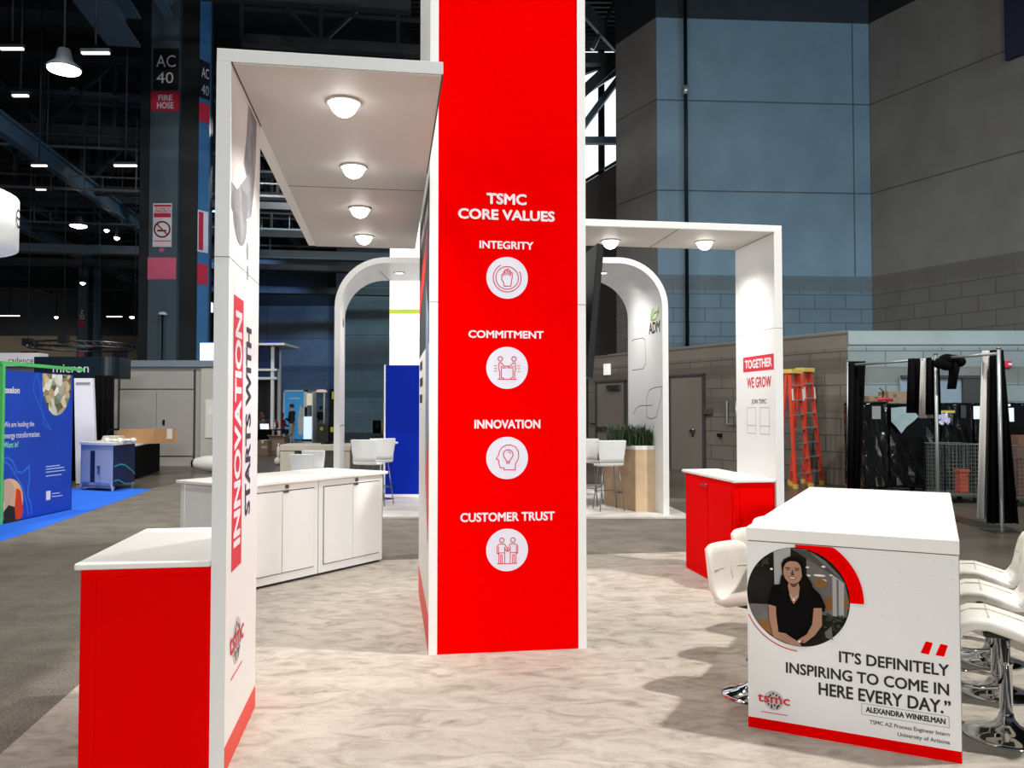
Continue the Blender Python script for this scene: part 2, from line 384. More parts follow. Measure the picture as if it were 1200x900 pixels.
# ------------------------------------------------------------------ flat print on a surface
class Flat:
    def __init__(s, o, xd, ud):
        s.o = Vector(o); s.x = Vector(xd).normalized(); s.u = Vector(ud).normalized(); s.n = s.x.cross(s.u)
    def p(s, u, v, off=0.0): return s.o + s.x * u + s.u * v + s.n * off
    def poly(s, mb, pts, off=.0006, th=.0006, mi=0):
        return mb.prism([s.p(u, v, off) for u, v in pts], s.n * th, mi)
    def rect(s, mb, u0, u1, v0, v1, off=.0006, th=.0006, mi=0):
        return s.poly(mb, [(u0, v0), (u1, v0), (u1, v1), (u0, v1)], off, th, mi)
    def disc(s, mb, c, rx, ry=None, off=.0006, th=.0006, mi=0, n=40):
        ry = ry or rx
        return s.poly(mb, [(c[0] + rx * cos(2 * pi * k / n), c[1] + ry * sin(2 * pi * k / n)) for k in range(n)], off, th, mi)
    def stroke(s, mb, pts, w, off=.0014, th=.0005, mi=0, closed=False):
        P = [Vector(p) for p in pts]
        if closed: P.append(P[0])
        for a, b in zip(P[:-1], P[1:]):
            d = b - a
            if d.length < 1e-6: continue
            d.normalize(); q = Vector((-d.y, d.x)) * (w / 2); e = d * (w * .35)
            s.poly(mb, [tuple(a - e - q), tuple(b + e - q), tuple(b + e + q), tuple(a - e + q)], off, th, mi)
        return mb
    def arc(s, mb, c, r, a0, a1, w, off=.0014, mi=0, n=24, ry=None):
        ry = ry or r
        return s.stroke(mb, [(c[0] + r * cos(R(a0 + (a1 - a0) * k / n)), c[1] + ry * sin(R(a0 + (a1 - a0) * k / n))) for k in range(n + 1)], w, off, mi=mi)
    def text(s, mb, txt, u0, u1, v0, v1, bold=0.0, off=.0008, th=.0006, mi=0, shear=0.0):
        """the built-in sans letters, stretched to the box given"""
        cu = bpy.data.curves.new('letters', 'FONT'); cu.body = txt; cu.size = 1; cu.resolution_u = 3; cu.shear = shear
        ob = bpy.data.objects.new('letters', cu); COL.objects.link(ob)
        dg = bpy.context.evaluated_depsgraph_get(); dg.update()
        me = bpy.data.meshes.new_from_object(ob.evaluated_get(dg))
        bpy.data.objects.remove(ob); bpy.data.curves.remove(cu)
        if bold:
            g_ = bold * (v1 - v0); u0 += g_; u1 -= g_; v0 += g_; v1 -= g_
        xs = [q.co.x for q in me.vertices]; ys = [q.co.y for q in me.vertices]
        X0, X1, Y0, Y1 = min(xs), max(xs), min(ys), max(ys)
        f = lambda q: s.p(u0 + (q.x - X0) / (X1 - X0) * (u1 - u0), v0 + (q.y - Y0) / (Y1 - Y0) * (v1 - v0), off + th)
        vs = [f(q.co) for q in me.vertices]
        mb.add(vs, [list(pl.vertices) for pl in me.polygons], mi)
        # side walls so the letters have a thickness
        cnt = {}
        for pl in me.polygons:
            vv = list(pl.vertices)
            for a, b in zip(vv, vv[1:] + vv[:1]): cnt[(a, b)] = 1
        n = len(vs); k = len(mb.v)
        bd = [(a, b) for (a, b) in cnt if (b, a) not in cnt]
        for a, b in bd:
            mb.add([vs[a], vs[b], vs[b] - s.n * th, vs[a] - s.n * th], [(1, 0, 3, 2)], mi)
        if bold:                                                  # heavier stroke: a ribbon along every outline
            hw = bold * (v1 - v0) / max(Y1 - Y0, .01)
            for a, b in bd:
                d = vs[b] - vs[a]
                if d.length < 1e-6: continue
                d.normalize(); q = s.n.cross(d) * hw; e = d * hw * .4; dn = s.n * .00005
                mb.add([vs[a] - e - q + dn, vs[b] + e - q + dn, vs[b] + e + q + dn, vs[a] - e + q + dn], [(0, 1, 2, 3)], mi)
        bpy.data.meshes.remove(me)
        return mb

def tprint(th, fl, txt, u0, u1, v0, v1, m, bold=0.0, name='lettering', under=None, off=.0008, label=None):
    mb = MB(); fl.text(mb, txt, u0, u1, v0, v1, bold, off)
    return th.part(name, mb, m, under, label)

exec_order = []
# ================================================================== THE HALL
m = MB().box(-45, 30, -14, 66, -.3, -.003); struct('floor', m, CONC)
def slab(name, pts, z0, z1, mt, **kw):
    return struct(name, MB().prism([(p[0], p[1], z0) for p in pts], (0, 0, z1 - z0)), mt, **kw)
q = [atz(0, 632), atz(178, 572), atz(262, 557)]
al = [FB.out((-3.9, -6, 0)), FB.out((6.2, -6, 0)), FB.out((6.2, 12.0, 0)), atz(812, 585), atz(262, 557), atz(178, 572), atz(0, 632), (-7.2, -6, 0)]
slab('floor_aisle_carpet', al, -.003, .0, ACARP)
slab('floor_booth_carpet', [FB.out(p) for p in ((-1.83, -3, 0), (4.25, -3, 0), (4.25, 9.08, 0), (-1.83, 9.08, 0))], .0, .004, BCARP)
pf = [(-4.6, 12.35), (2.72, 12.35), (2.3, 17.6), (-4.6, 17.6)]
slab('floor_platform', pf, .0, .03, PLATF)
slab('floor_blue_carpet', [atz(2, 634), atz(40, 622), atz(178, 573.5), atz(150, 572), (-16, 16.6, 0), (-16, 10.5, 0)], -.0005, .004, BLUEC)

Z16 = 16.5
m = MB().box(-45, 30, -14, 66, Z16, Z16 + .3)
for k in range(60): m.box(-4, 12, 24 + k * .35, 24.12 + k * .35, Z16 - .12, Z16)
struct('ceiling', m, DECK)

def wallbox(name, p0, p1, z0, z1, mt, th=.4):
    """a wall from p0 to p1; the room is on its -y side"""
    d = Vector((p1[0] - p0[0], p1[1] - p0[1])); a = math.atan2(d.y, d.x); fr = Frame(a, (p0[0], p0[1]))
    struct(name, MB().box(0, d.length, 0, th, z0, z1), mt, frame=fr)
    return fr, d.length
# tall walls behind the booth on the right: side, face, side
PA0 = (3.31, 25.86); PA1 = (4.27, 24.0); PB1 = (10.77, 24.41); PC1 = (15.2, 15.45)
wallbox('wall_left_return', PA0, PA1, 0, 13.27, WC)
wallbox('wall_center', PA1, PB1, 0, 13.27, WB)
wallbox('wall_right', PB1, PC1, 0, 13.27, WC)
wallbox('trim_1', PA0, PA1, 13.27, Z16, STLK, .35); wallbox('trim_2', PA1, PB1, 13.27, Z16, STLK, .35); wallbox('trim_3', PB1, PC1, 13.27, Z16, STLK, .35)
# recessed wall with the sloping parapet and the clerestory window behind the tower
m = MB().prism([(-1.5, 30, 0), (6, 30, 0), (6, 30, 12.0), (-1.5, 30, 7.4)], (0, .4, 0)); struct('wall_recess', m, BROWNW)
win = struct('window_1', MB().box(-1.5, 6.5, 31.6, 31.66, 6.5, 15.6), SKYE)
m = MB()
for x in (1.2, 3.35, 5.9): m.box(x, x + .24, 31.4, 31.6, 6.5, 15.6)
m.prism([(-1.5, 31.35, 13.0), (-1.5, 31.35, 13.3), (6.5, 31.35, 16.3), (6.5, 31.35, 16)], (0, .2, 0))
f = link('window_frame', m.mesh('window_frame', STLK)); f.parent = win; f['kind'] = 'structure'
m = MB()
for k in range(9): m.cyl((-1.4 + k * .8, 29.9, 7.52 + .49 * k), (-.7 + k * .8, 29.9, 7.95 + .49 * k), .06, n=6)
struct('trim_4', m, STLK)
# steel bracing in the gap by the window
def bar(mb, a, b, w, mi=0):
    mb.cyl(a, b, w / 2, n=4, smooth=False, mi=mi)
m = MB(); bar(m, aty(684, 10, 28.6), aty(735, 66, 28.6), .55); bar(m, aty(676, 70, 28.2), aty(735, 70, 28.2), .5); bar(m, aty(670, 120, 28.4), aty(735, 60, 28.4), .5)
single('roof_brace', 'black steel brace under the roof between red tower and tall wall', 'beam', m, STLK, kind='structure')
m = MB(); bar(m, aty(694, 58, 28.9), aty(724, -5, 28.9), .2); bar(m, aty(676, 115, 29.0), aty(726, 82, 29.0), .25); m2 = m
single('roof_strut', 'pale steel strut crossing the roof bracing', 'beam', m, STEEL, kind='structure')
m = MB(); bar(m, aty(676, 165, 29.2), aty(730, 165, 29.2), .34); bar(m, aty(682, 150, 29.3), aty(728, 88, 29.3), .3)
single('window_brace', 'blue steel brace crossing the clerestory window', 'beam', m, STLB, kind='structure')

# low block building on the right
K = Vector((7.14, 17.4)); DL = Vector((-2.8, 5.1)).normalized(); KE = K + DL * 9.8
HLOW = 3.3
frL, lenL = wallbox('wall_low_side', (KE.x, KE.y), (K.x, K.y), 0, HLOW, WL)
frR, lenR = wallbox('wall_low_front', (K.x, K.y), (13.4, 17.35), 0, HLOW, WF)
struct('ceiling_low_roof', MB().prism([(K.x + .05, K.y + .38, HLOW), (13.4, 17.7, HLOW), (13.4, 19, HLOW), (10.4, 24.3, HLOW), (4.3, 23.7, HLOW), (3.0, 25.6, HLOW)], (0, 0, .05)), GREYF)
def onL(px, py):                                            # distance along / height on the side wall
    r = ray(px, py); n = Vector((-DL.y, DL.x)); t = K.dot(n) / (r.x * n.x + r.y * n.y)
    p = Vector((r.x * t, r.y * t)); return lenL - (p - K).dot(DL), H + r.z * t
def sidedoor(name, px0, px1, ytop, leaf, hinge=True):
    u0, zt = onL(px0, ytop); u1, _ = onL(px1, ytop + 2)
    fr = frL
    d = struct(name, MB().box(u0 + .06, u1 - .06, -.05, .02, 0, zt - .06), leaf, frame=fr)
    m = MB().box(u0, u0 + .06, -.08, .02, 0, zt).box(u1 - .06, u1, -.08, .02, 0, zt).box(u0, u1, -.08, .02, zt - .06, zt)
    g = link('door_frame', m.mesh('door_frame', GAP)); g.parent = d; g['kind'] = 'structure'
    return d, u0, u1, zt
d, u0, u1, zt = sidedoor('door_1', 786, 827, 440, DOORM)
m = MB().box(u0 + .9, u0 + 1.05, -.14, -.05, 1.02, 1.1).cyl((u0 + .95, -.06, 1.18), (u0 + .95, -.06, .92), .03, n=8)
g = link('door_handle', m.mesh('door_handle', STEEL)); g.parent = d; g['kind'] = 'structure'
d, u0, u1, zt = sidedoor('door_2', 700, 735, 447, DOORM)
m = MB().box(u0 + .1, u1 - .1, -.14, -.05, 1.0, 1.1); g = link('panic_bar', m.mesh('panic_bar', STEEL)); g.parent = d; g['kind'] = 'structure'
m = MB().box(u0 + .7, u0 + 1.3, -.16, -.05, zt - .28, zt - .14); g = link('door_closer', m.mesh('door_closer', STEEL)); g.parent = d; g['kind'] = 'structure'
# small fittings on the block walls
def wallplate(name, label, cat, px, py, w, h, mt, dep=.06):
    u, z = onL(px, py)
    return single(name, label, cat, MB().box(u - w / 2, u + w / 2, -dep, -.004, z - h / 2, z + h / 2), mt, (u, 0, z), frL, bevel=.01)
t = wallplate('exit_strobe', 'small white alarm strobe on the brown block wall above the door', 'alarm', 713, 433, .26, .34, mat('pale_lit_plastic', '#f2f2ee', .4, emit=.5), .1)
wallplate('door_plate', 'dark vertical name plate on block wall left of the door', 'sign', 695, 479, .34, .9, mat('plate_grey', '#6b6660', .5))
wallplate('wall_box', 'small grey electrical box on block wall right of the grey door', 'box', 831, 482, .3, .16, mat('plate_dark', '#48443f', .5), .08)
u, z = onL(858, 484)
m = MB().tube([(u - .12, -.06, z + .3), (u - .12, -.06, z - .28), (u + .2, -.06, z - .28), (u + .2, -.06, z + .3)], .022, 6)
single('wall_bracket', 'thin pale pipe bracket fixed to the brown block wall', 'bracket', m, ALU, (u, 0, z), frL)
u, z = onL(845, 510); single('wall_fitting', 'small dark knob on block wall beside the grey door', 'fitting', MB().cyl((u, 0, z), (u, -.1, z), .05), BLACK, (u, 0, z), frL)
# fire alarm on the front wall
p = aty(1180, 427, 17.36)
t = Thing('fire_alarm', 'small red fire alarm on the pale block wall at far right', 'alarm', (p.x, 17.37, p.z))
t.part('housing', MB().box(p.x - .07, p.x + .07, 17.3, 17.37, p.z - .075, p.z + .075), SIGNR, bevel=.015)
t.part('strobe', MB().box(p.x - .01, p.x + .06, 17.28, 17.305, p.z - .022, p.z + .022), SIGNW)
# niche on the front wall
a = aty(1055, 440, 17.3); b = aty(1147, 474, 17.3)
t = Thing('wall_panel', 'grey blue panel with dark frame on the block wall behind crates', 'panel', ((a.x + b.x) / 2, 17.36, b.z), kind='structure')
t.part('panel', MB().box(a.x, b.x, 17.3, 17.37, b.z - 1.2, a.z), mat('grey_blue_panel', '#8795a3', .6))
t.part('frame', MB().box(a.x, b.x, 17.22, 17.3, a.z - .06, a.z).box(b.x - .36, b.x, 17.24, 17.3, b.z - 1.2, a.z), GAP)
# downpipe in front of the tall wall
p = aty(805, 400, 23.9)
m = MB().cyl((p.x, 23.85, HLOW), (p.x, 23.85, Z16), .055, n=10)
t = Thing('downpipe', 'thin black pipe running up the tall blue grey wall', 'pipe', (p.x, 23.85, HLOW))
t.part('pipe', m, BLACK); t.part('coupling', MB().cyl((p.x, 23.85, 10.9), (p.x, 23.85, 11.15), .085, n=10), ALU)
# dark banner top right, hung on the side wall
dc = Vector((PC1[0] - PB1[0], PC1[1] - PB1[1])).normalized()
frC = Frame(math.atan2(dc.y, dc.x), PB1)
def onC(px, py):
    r = ray(px, py); n = Vector((-dc.y, dc.x)); b0 = Vector(PB1); t = b0.dot(n) / (r.x * n.x + r.y * n.y)
    return (Vector((r.x * t, r.y * t)) - b0).dot(dc), H + r.z * t
u, z = onC(1181, 72)
single('wall_banner', 'dark navy banner hung high on the grey wall at top right', 'banner', MB().box(u, u + 2.4, -.12, -.02, z, z + 3.0), mat('navy_banner', '#0d1530', .7), (u, 0, z), frC)

# far walls on the left
struct('wall_far', MB().box(-20, -4.5, 60, 60.4, 0, 9.2), WFAR)
struct('wall_far_rear', MB().box(-45, -20, 60, 60.4, 0, Z16), STLK)
struct('trim_5', MB().box(-20, -4.5, 60, 60.4, 9.2, Z16), STLK)
p0 = aty(408, 500, 57)
struct('wall_far_pier', MB().box(p0.x - .9, -2, 57, 58, 0, 14.6), WFAR)
struct('wall_far_left', MB().box(-45, -24.5, 59, 59.4, 0, 6.9), TANW)
p = aty(447, 505, 50)
t = Thing('mat_roll', 'dark rolled mat lying by the far wall beyond the white stools', 'roll', (p.x, 50, 0))
t.part('roll', MB().cyl((p.x, 50, .55), (p.x + 2.5, 50.3, .55), .55, n=18), WFAB); t.part('core', MB().cyl((p.x - .5, 49.95, .55), (p.x, 50, .55), .4, n=18), BLACK)

# roof steel: long girders along the booth direction and trusses across it
def girder(px, py, zb, y0, y1, label, mt=STLB, w=.3, h=.55):
    a = atz(px, py, zb); c, s_ = cos(AB), sin(AB); xb = c * a.x + s_ * a.y
    m = MB().box(xb - w / 2, xb + w / 2, y0, y1, zb, zb + .08).box(xb - .04, xb + .04, y0, y1, zb + .08, zb + h - .08).box(xb - w / 2, xb + w / 2, y0, y1, zb + h - .08, zb + h)
    return single('roof_girder', label, 'beam', m, mt, (xb, y0, zb), FB, kind='structure')
girder(5, 160, 9.6, 14, 58, 'blue grey roof girder running away at upper left', h=.6)
girder(20, 268, 9.6, 16, 58, 'blue roof girder running away above the drum sign', w=.4)
girder(2, 322, 9.6, 20, 58, 'lowest blue grey roof girder at far left', mt=STLP)
girder(302, 203, 12.7, 30.3, 58, 'blue roof girder seen beneath the white canopy', w=.3, h=.55)
girder(186, 0, 12.5, 12, 23.5, 'blue roof girder left of the tall column', mt=STLB, w=.25, h=.4)
girder(120, 20, 12.0, 10, 24.5, 'dark round duct', mt=STLP, w=.9, h=.9)
girder(60, 345, 9.2, 26, 58, 'distant roof girder', mt=STLP)
tr = 0
for yb, zb, zt, x0, x1, mt in ((13.5, 10.3, 13.0, -20, 1.5, STLK), (17.0, 11.3, 13.4, -24, .5, STLD), (21.5, 12.1, 14.6, -28, .5, STLK), (26, 12.9, 15.4, -4.6, 2.6, STLK), (31.5, 11.6, 14.2, -34, 1, STLD), (33, 9.8, 12.6, -38, 0, STLD), (40, 9.8, 12.6, -44, -1, STLD), (48, 9.8, 12.4, -50, -3, STLK)):
    m = MB()
    m.box(x0, x1, yb - .15, yb + .15, zb, zb + .32); m.box(x0, x1, yb - .15, yb + .15, zt, zt + .32); m.box(x0, x1, yb - .05, yb + .05, zb + 1.1, zb + 1.2)
    k = 0; x = x0
    while x < x1 - 2.2:
        bar(m, (x, yb, zb + .2), (x, yb, zt + .2), .16)
        a, b = ((x, yb, zb + .2), (x + 2.4, yb, zt + .2)) if k % 2 else ((x, yb, zt + .2), (x + 2.4, yb, zb + .2))
        bar(m, a, b, .16); x += 2.4; k += 1
    single('roof_truss', None, None, m, mt, ((x0 + x1) / 2, yb, zb), FB, kind='structure'); tr += 1
for py, yb, h, x1, mt in ((156, 31, .55, -7.5, STLD), (107, 31.6, .16, -7.5, STLP), (18, 30.2, .5, -7.5, STLD), (234, 36, .3, 3, STLD), (293, 38, .35, 3, STLP), (310, 44, .3, 3, STLD), (338, 52, .4, 3, STLD)):
    z = 1.65 + (yb - 2) * (479 - py) / 960
    single('roof_beam', None, None, MB().box(-46, x1, yb - .15, yb + .15, z - h / 2, z + h / 2).box(-46, x1, yb - .3, yb + .3, z - h / 2 - .04, z - h / 2), mt, (-20, yb, z), FB, kind='structure')
girder(100, 128, 13.0, 31.5, 58, 'thin grey roof girder', mt=STLP, w=.2, h=.35); girder(60, 185, 11.3, 31.5, 58, 'thin grey roof girder', mt=STLD, w=.25, h=.4)
girder(30, 240, 11.0, 31.5, 58, 'thin grey roof girder', mt=STLP, w=.2, h=.3); girder(120, 250, 12.4, 32, 58, 'thin grey roof girder', mt=STLB, w=.2, h=.3); girder(345, 240, 13.4, 30, 58, 'thin grey roof girder', mt=STLB, w=.25, h=.4)
# thin rods, conduits and catwalk rails between the trusses
for k, (yb, z, x0, x1) in enumerate(((15, 9.9, -20, 1), (19, 11.6, -24, 0), (30.5, 10.8, -34, 0), (30, 9.2, -36, 0), (36, 9.3, -40, 0))):
    m = MB().box(x0, x1, yb - .04, yb + .04, z, z + .08).box(x0, x1, yb + .3, yb + .36, z + .55, z + .6)
    x = x0
    while x < x1:
        bar(m, (x, yb, z), (x, yb, z + 2.6), .05); bar(m, (x + .5, yb + .33, z), (x + .5, yb + .33, z + .6), .04); x += 1.7
    single('roof_catwalk', None, None, m, STEEL if k % 2 else STLP, ((x0 + x1) / 2, yb, z), FB, kind='structure')
# roof lamps that show in the picture
def hibay(px, py, y, r, label, tilt=0, power=0, long=0):
    p = aty(px, py, y)
    t = Thing('ceiling_light', label, 'light', (p.x, y, p.z))
    if long:
        t.part('housing', MB().box(p.x - long, p.x + long, y - .05, y + .05, p.z + .02, p.z + .1), STLD)
        t.part('tube', MB().box(p.x - long + .02, p.x + long - .02, y - .04, y + .04, p.z - .03, p.z + .02), LAMPT)
    else:
        t.part('reflector', MB().lathe([(r * .35, .5 * r + .25), (r * .5, .5 * r), (r, .02), (r * 1.05, -.02)], p, 20), STLD)
        t.part('lens', MB().lathe([(r * .3, -.12), (r * .9, -.06), (r * .97, .0)], p, 20), LAMPE)
    t.part('stem', MB().cyl((p.x, y, p.z + .2), (p.x, y, Z16 - .01), .025, n=6), STLK)
    return p
hibay(75, 80, 18, .36, 'brightest round roof lamp at upper left')
hibay(92, 264, 32, .32, 'round roof lamp left of the no smoking sign')
hibay(112, 62, 20, 0, 'pinkish tube lamp right of the brightest roof lamp', long=.36)
hibay(14, 57, 20, 0, 'dim tube lamp at the left frame edge near the top', long=.3)
hibay(24, 112, 21, 0, 'short tube lamp below the brightest roof lamp', long=.22)
hibay(48, 222, 28, 0, 'slanted tube lamp right of the hanging drum sign', long=.18)
hibay(11, 370, 46, 0, 'far tube lamp at far left above the tan wall', long=.6)
hibay(134, 371, 46, 0, 'far tube lamp left of the tall column', long=.45)
hibay(125, 269, 34, .10, 'tiny roof lamp beside the round roof lamp')
hibay(137, 278, 34, .12, 'tiny roof lamp just left of the column')
hibay(97, 331, 40, .12, 'tiny far roof lamp above the numbered far column')
hibay(66, 371, 46, .10, 'tiny far roof lamp above the ring truss')
hibay(155, 371, 46, .14, 'tiny far roof lamp touching the column edge')
hibay(147, 194, 24, 0, 'thin tube lamp high left of the column', long=.35)
hibay(46, 194, 25, 0, 'thin tube lamp above the hanging drum sign', long=.25)
hibay(283, 372, 44, 0, 'bluish tube lamp behind the white post', long=.5)

# ------------------------------------------------------------------ big steel column with signs
yc = 27.0
cx0, cx1 = aty(161, 300, yc).x, aty(237, 300, yc).x
xx = lambda px: aty(px, 300, yc).x
t = Thing('steel_column', 'tall dark steel column lettered AC 40 behind the grey booth', 'column', ((cx0 + cx1) / 2, yc + .6, 0))
t.part('core', MB().box(xx(176), xx(231), yc + .25, yc + 1.3, 0, Z16), STLK)
t.part('flange', MB().box(xx(161), xx(176), yc + .1, yc + .6, 0, Z16), STLK)
t.part('front_plate', MB().box(xx(174), xx(207.5), yc, yc + .25, 0, Z16), STLP)
fr_x = xx(230)
m = MB().prism([(fr_x, yc + .1, 0), (xx(237.5), yc + .45, 0), (xx(237.5), yc + .6, 0), (fr_x, yc + .3, 0)], (0, 0, Z16)); t.part('side_plate', m, STLU)
fl = Flat((0, yc - .005, 0), (1, 0, 0), (0, 0, 1))
zz = lambda py: aty(190, py, yc).z
def csign(px0, px1, py0, py1, mt, name='sign_plate', label=None):
    mb = MB(); fl.rect(mb, xx(px0), xx(px1), zz(py1), zz(py0), 0, .02); return t.part(name, mb, mt, label=label)
def ctext(sg, txt, px0, px1, py0, py1, mt, bold=0.0):
    return tprint(t, Flat((0, yc - .026, 0), (1, 0, 0), (0, 0, 1)), txt, xx(px0), xx(px1), zz(py1), zz(py0), mt, bold, 'lettering', sg)
s1 = csign(177, 207, 57, 106, SIGNK, label='black sign AC 40'); ctext(s1, 'AC', 180.5, 203, 65, 79, SIGNW); ctext(s1, '40', 181, 201, 85, 98, SIGNW)
s2 = csign(175, 208, 107.5, 130, SIGNR, label='red sign FIRE HOSE'); ctext(s2, 'FIRE', 183.5, 200, 111.5, 118, SIGNW, .03); ctext(s2, 'HOSE', 182, 201.5, 120, 127.5, SIGNW, .03)
s3 = csign(179, 201, 238.5, 289.5, SIGNW, label='white no smoking sign')
f2 = Flat((0, yc - .027, 0), (1, 0, 0), (0, 0, 1)); mb = MB()
f2.rect(mb, xx(180), xx(200.5), zz(242.5), zz(240)); f2.rect(mb, xx(180), xx(200), zz(255), zz(250))
cxm, czm = xx(190), zz(269); rr = (xx(199) - xx(181)) / 2
f2.arc(mb, (cxm, czm), rr, 0, 360, .05, mi=0, n=32); f2.stroke(mb, [(cxm - rr * .7, czm + rr * .7), (cxm + rr * .7, czm - rr * .7)], .05)
f2.text(mb, 'IN CASE OF', xx(182), xx(199), zz(246), zz(243.2), .02); f2.text(mb, 'EMERGENCY', xx(181), xx(200), zz(249.5), zz(246.5), .02)
f2.rect(mb, xx(180.5), xx(200.5), zz(283), zz(282))
t.part('prohibition_print', mb, SIGNR, s3)
mb = MB(); f2.rect(mb, xx(184), xx(195), zz(271.5), zz(269.5)); t.part('cigarette_print', mb, SIGNK, s3)
s4 = csign(187, 192.5, 291, 295, SIGNP); csign(173.5, 206.5, 302, 327.5, SIGNP, label='plain pink plate')
mb = MB(); sx = xx(233); 
side = Flat((xx(230), yc + .08, 0), (xx(237.5) - xx(230), .35, 0), (0, 0, 1))
wS = Vector((xx(237.5) - xx(230), .35)).length
mb = MB(); side.rect(mb, 0, wS, zz(140), zz(118), .0, .02); t.part('sign_plate', mb, SIGNR)
mb = MB(); side.rect(mb, .0, wS, zz(294), zz(245), .0, .02); sp_ = t.part('sign_plate', mb, SIGNW)
mb = MB(); side.rect(mb, .03, wS * .5, zz(292), zz(247), .021, .01); t.part('sign_print', mb, SIGNR, sp_)
mb = MB(); side.rect(mb, 0, wS, zz(332), zz(308), .0, .02); t.part('sign_plate', mb, SIGNR)
mb = MB(); side.rect(mb, 0, wS, zz(112), zz(68), .0, .02); sp_ = t.part('sign_plate', mb, SIGNK)
mb = MB(); side.text(mb, 'AC', wS * .2, wS * .9, zz(88), zz(76), 0, .021); side.text(mb, '40', wS * .2, wS * .9, zz(108), zz(96), 0, .021); t.part('lettering', mb, SIGNW, sp_)
p = aty(190.5, 369, yc - .35)
t2 = Thing('column_lamp', 'small pale shade lamp on a thin stem before the tall column', 'lamp', (p.x, yc - .35, 0))
t2.part('stem', MB().cyl((p.x, yc - .35, 0), (p.x, yc - .35, p.z), .03, n=8), BLACK)
t2.part('shade', MB().lathe([(.14, 0), (.15, .03), (.09, .09), (.02, .11)], (p.x, yc - .35, p.z), 16), PLAQ)

# far column Z 32
yf = 46.0; xf = lambda px: aty(px, 380, yf).x; zf = lambda py: aty(98, py, yf).z
t = Thing('steel_column', 'far dark column lettered Z 32 above the dark curved sign', 'column', (xf(98), yf + .5, 0))
t.part('core', MB().box(xf(88), xf(107), yf + .2, yf + 1.2, 0, Z16), STLK); t.part('front_plate', MB().box(xf(91), xf(101), yf, yf + .2, 0, Z16), STLP); t.part('side_plate', MB().box(xf(107), xf(109.5), yf + .2, yf + .8, 0, Z16), STLB)
fz = Flat((0, yf - .01, 0), (1, 0, 0), (0, 0, 1)); mb = MB(); fz.text(mb, 'Z', xf(94.3), xf(97.3), zf(368), zf(363.5), .02); fz.text(mb, '32', xf(93), xf(99), zf(374), zf(369), .02); t.part('lettering', mb, SIGNW)
mb = MB(); fz.rect(mb, xf(91.5), xf(100), zf(382), zf(376.5), 0, .03); t.part('sign_plate', mb, SIGNR)
mb = MB(); fz.rect(mb, xf(92), xf(99), zf(418), zf(411), 0, .03); t.part('sign_plate', mb, SIGNP)

# hanging drum sign at left
yd = 12.0; pe = aty(22, 250, yd); zt_, zb_ = aty(22, 222, yd).z, aty(22, 282, yd).z
cxd = pe.x - 1.74
t = Thing('drum_sign', 'white round drum sign hanging at the left frame edge', 'sign', (cxd, yd, zb_))
m = MB(); n = 48
pr = [(1.5, 0), (1.5, zt_ - zb_), (1.46, zt_ - zb_), (1.46, .01), (1.2, .01), (1.2, 0)]
m.lathe([(1.5, 0), (1.5, zt_ - zb_)], (cxd, yd, zb_), n)
t.part('drum', m, mat('white_fabric_sign', '#f4f4f2', .6, emit=.25))
a0 = R(20)
fd = Flat((cxd + 1.505 * cos(a0), yd + 1.505 * sin(a0), zb_), (-sin(a0), cos(a0), 0), (0, 0, 1))
mb = MB(); fd.arc(mb, (0.02, .45), .13, 20, 330, .035, .006, ry=.13); fd.stroke(mb, [(-.1, .45), (.14, .45)], .035, .006); t.part('lettering', mb, INKN)
m = MB()
for k in range(3):
    a = 2 * pi * k / 3; m.cyl((cxd + 1.3 * cos(a), yd + 1.3 * sin(a), zt_), (cxd, yd, zt_ + 5), .012, n=5)
t.part('cable', m, STEEL)
# ring truss with lights
yt = 30.0; pc = aty(96, 406, yt)
t = Thing('lighting_truss', 'round dark lighting truss hung below the far roof', 'truss', (pc.x, yt, pc.z))
def ringpts(r, z, n=40): return [(pc.x + r * cos(2 * pi * k / n), yt + r * sin(2 * pi * k / n), pc.z + z) for k in range(n)]
m = MB()
for r_, z_ in ((1.75, .08), (1.75, -.08), (1.5, .08), (1.5, -.08)): m.tube(ringpts(r_, z_), .022, 5, closed=True)
A_, B_, C_ = ringpts(1.75, .08), ringpts(1.75, -.08), ringpts(1.5, .08)
for k in range(40):
    m.cyl(A_[k], B_[(k + 1) % 40], .012, n=4); m.cyl(A_[k], C_[(k + 1) % 40], .012, n=4)
t.part('frame', m, STEEL)
for k in (3, 11, 22, 31):
    p = A_[k]; t.part('hoist', MB().box(p[0] - .15, p[0] + .15, p[1] - .12, p[1] + .12, p[2] - .1, p[2] + .16).cyl(p, (p[0], p[1], Z16), .012, n=5), STLD)
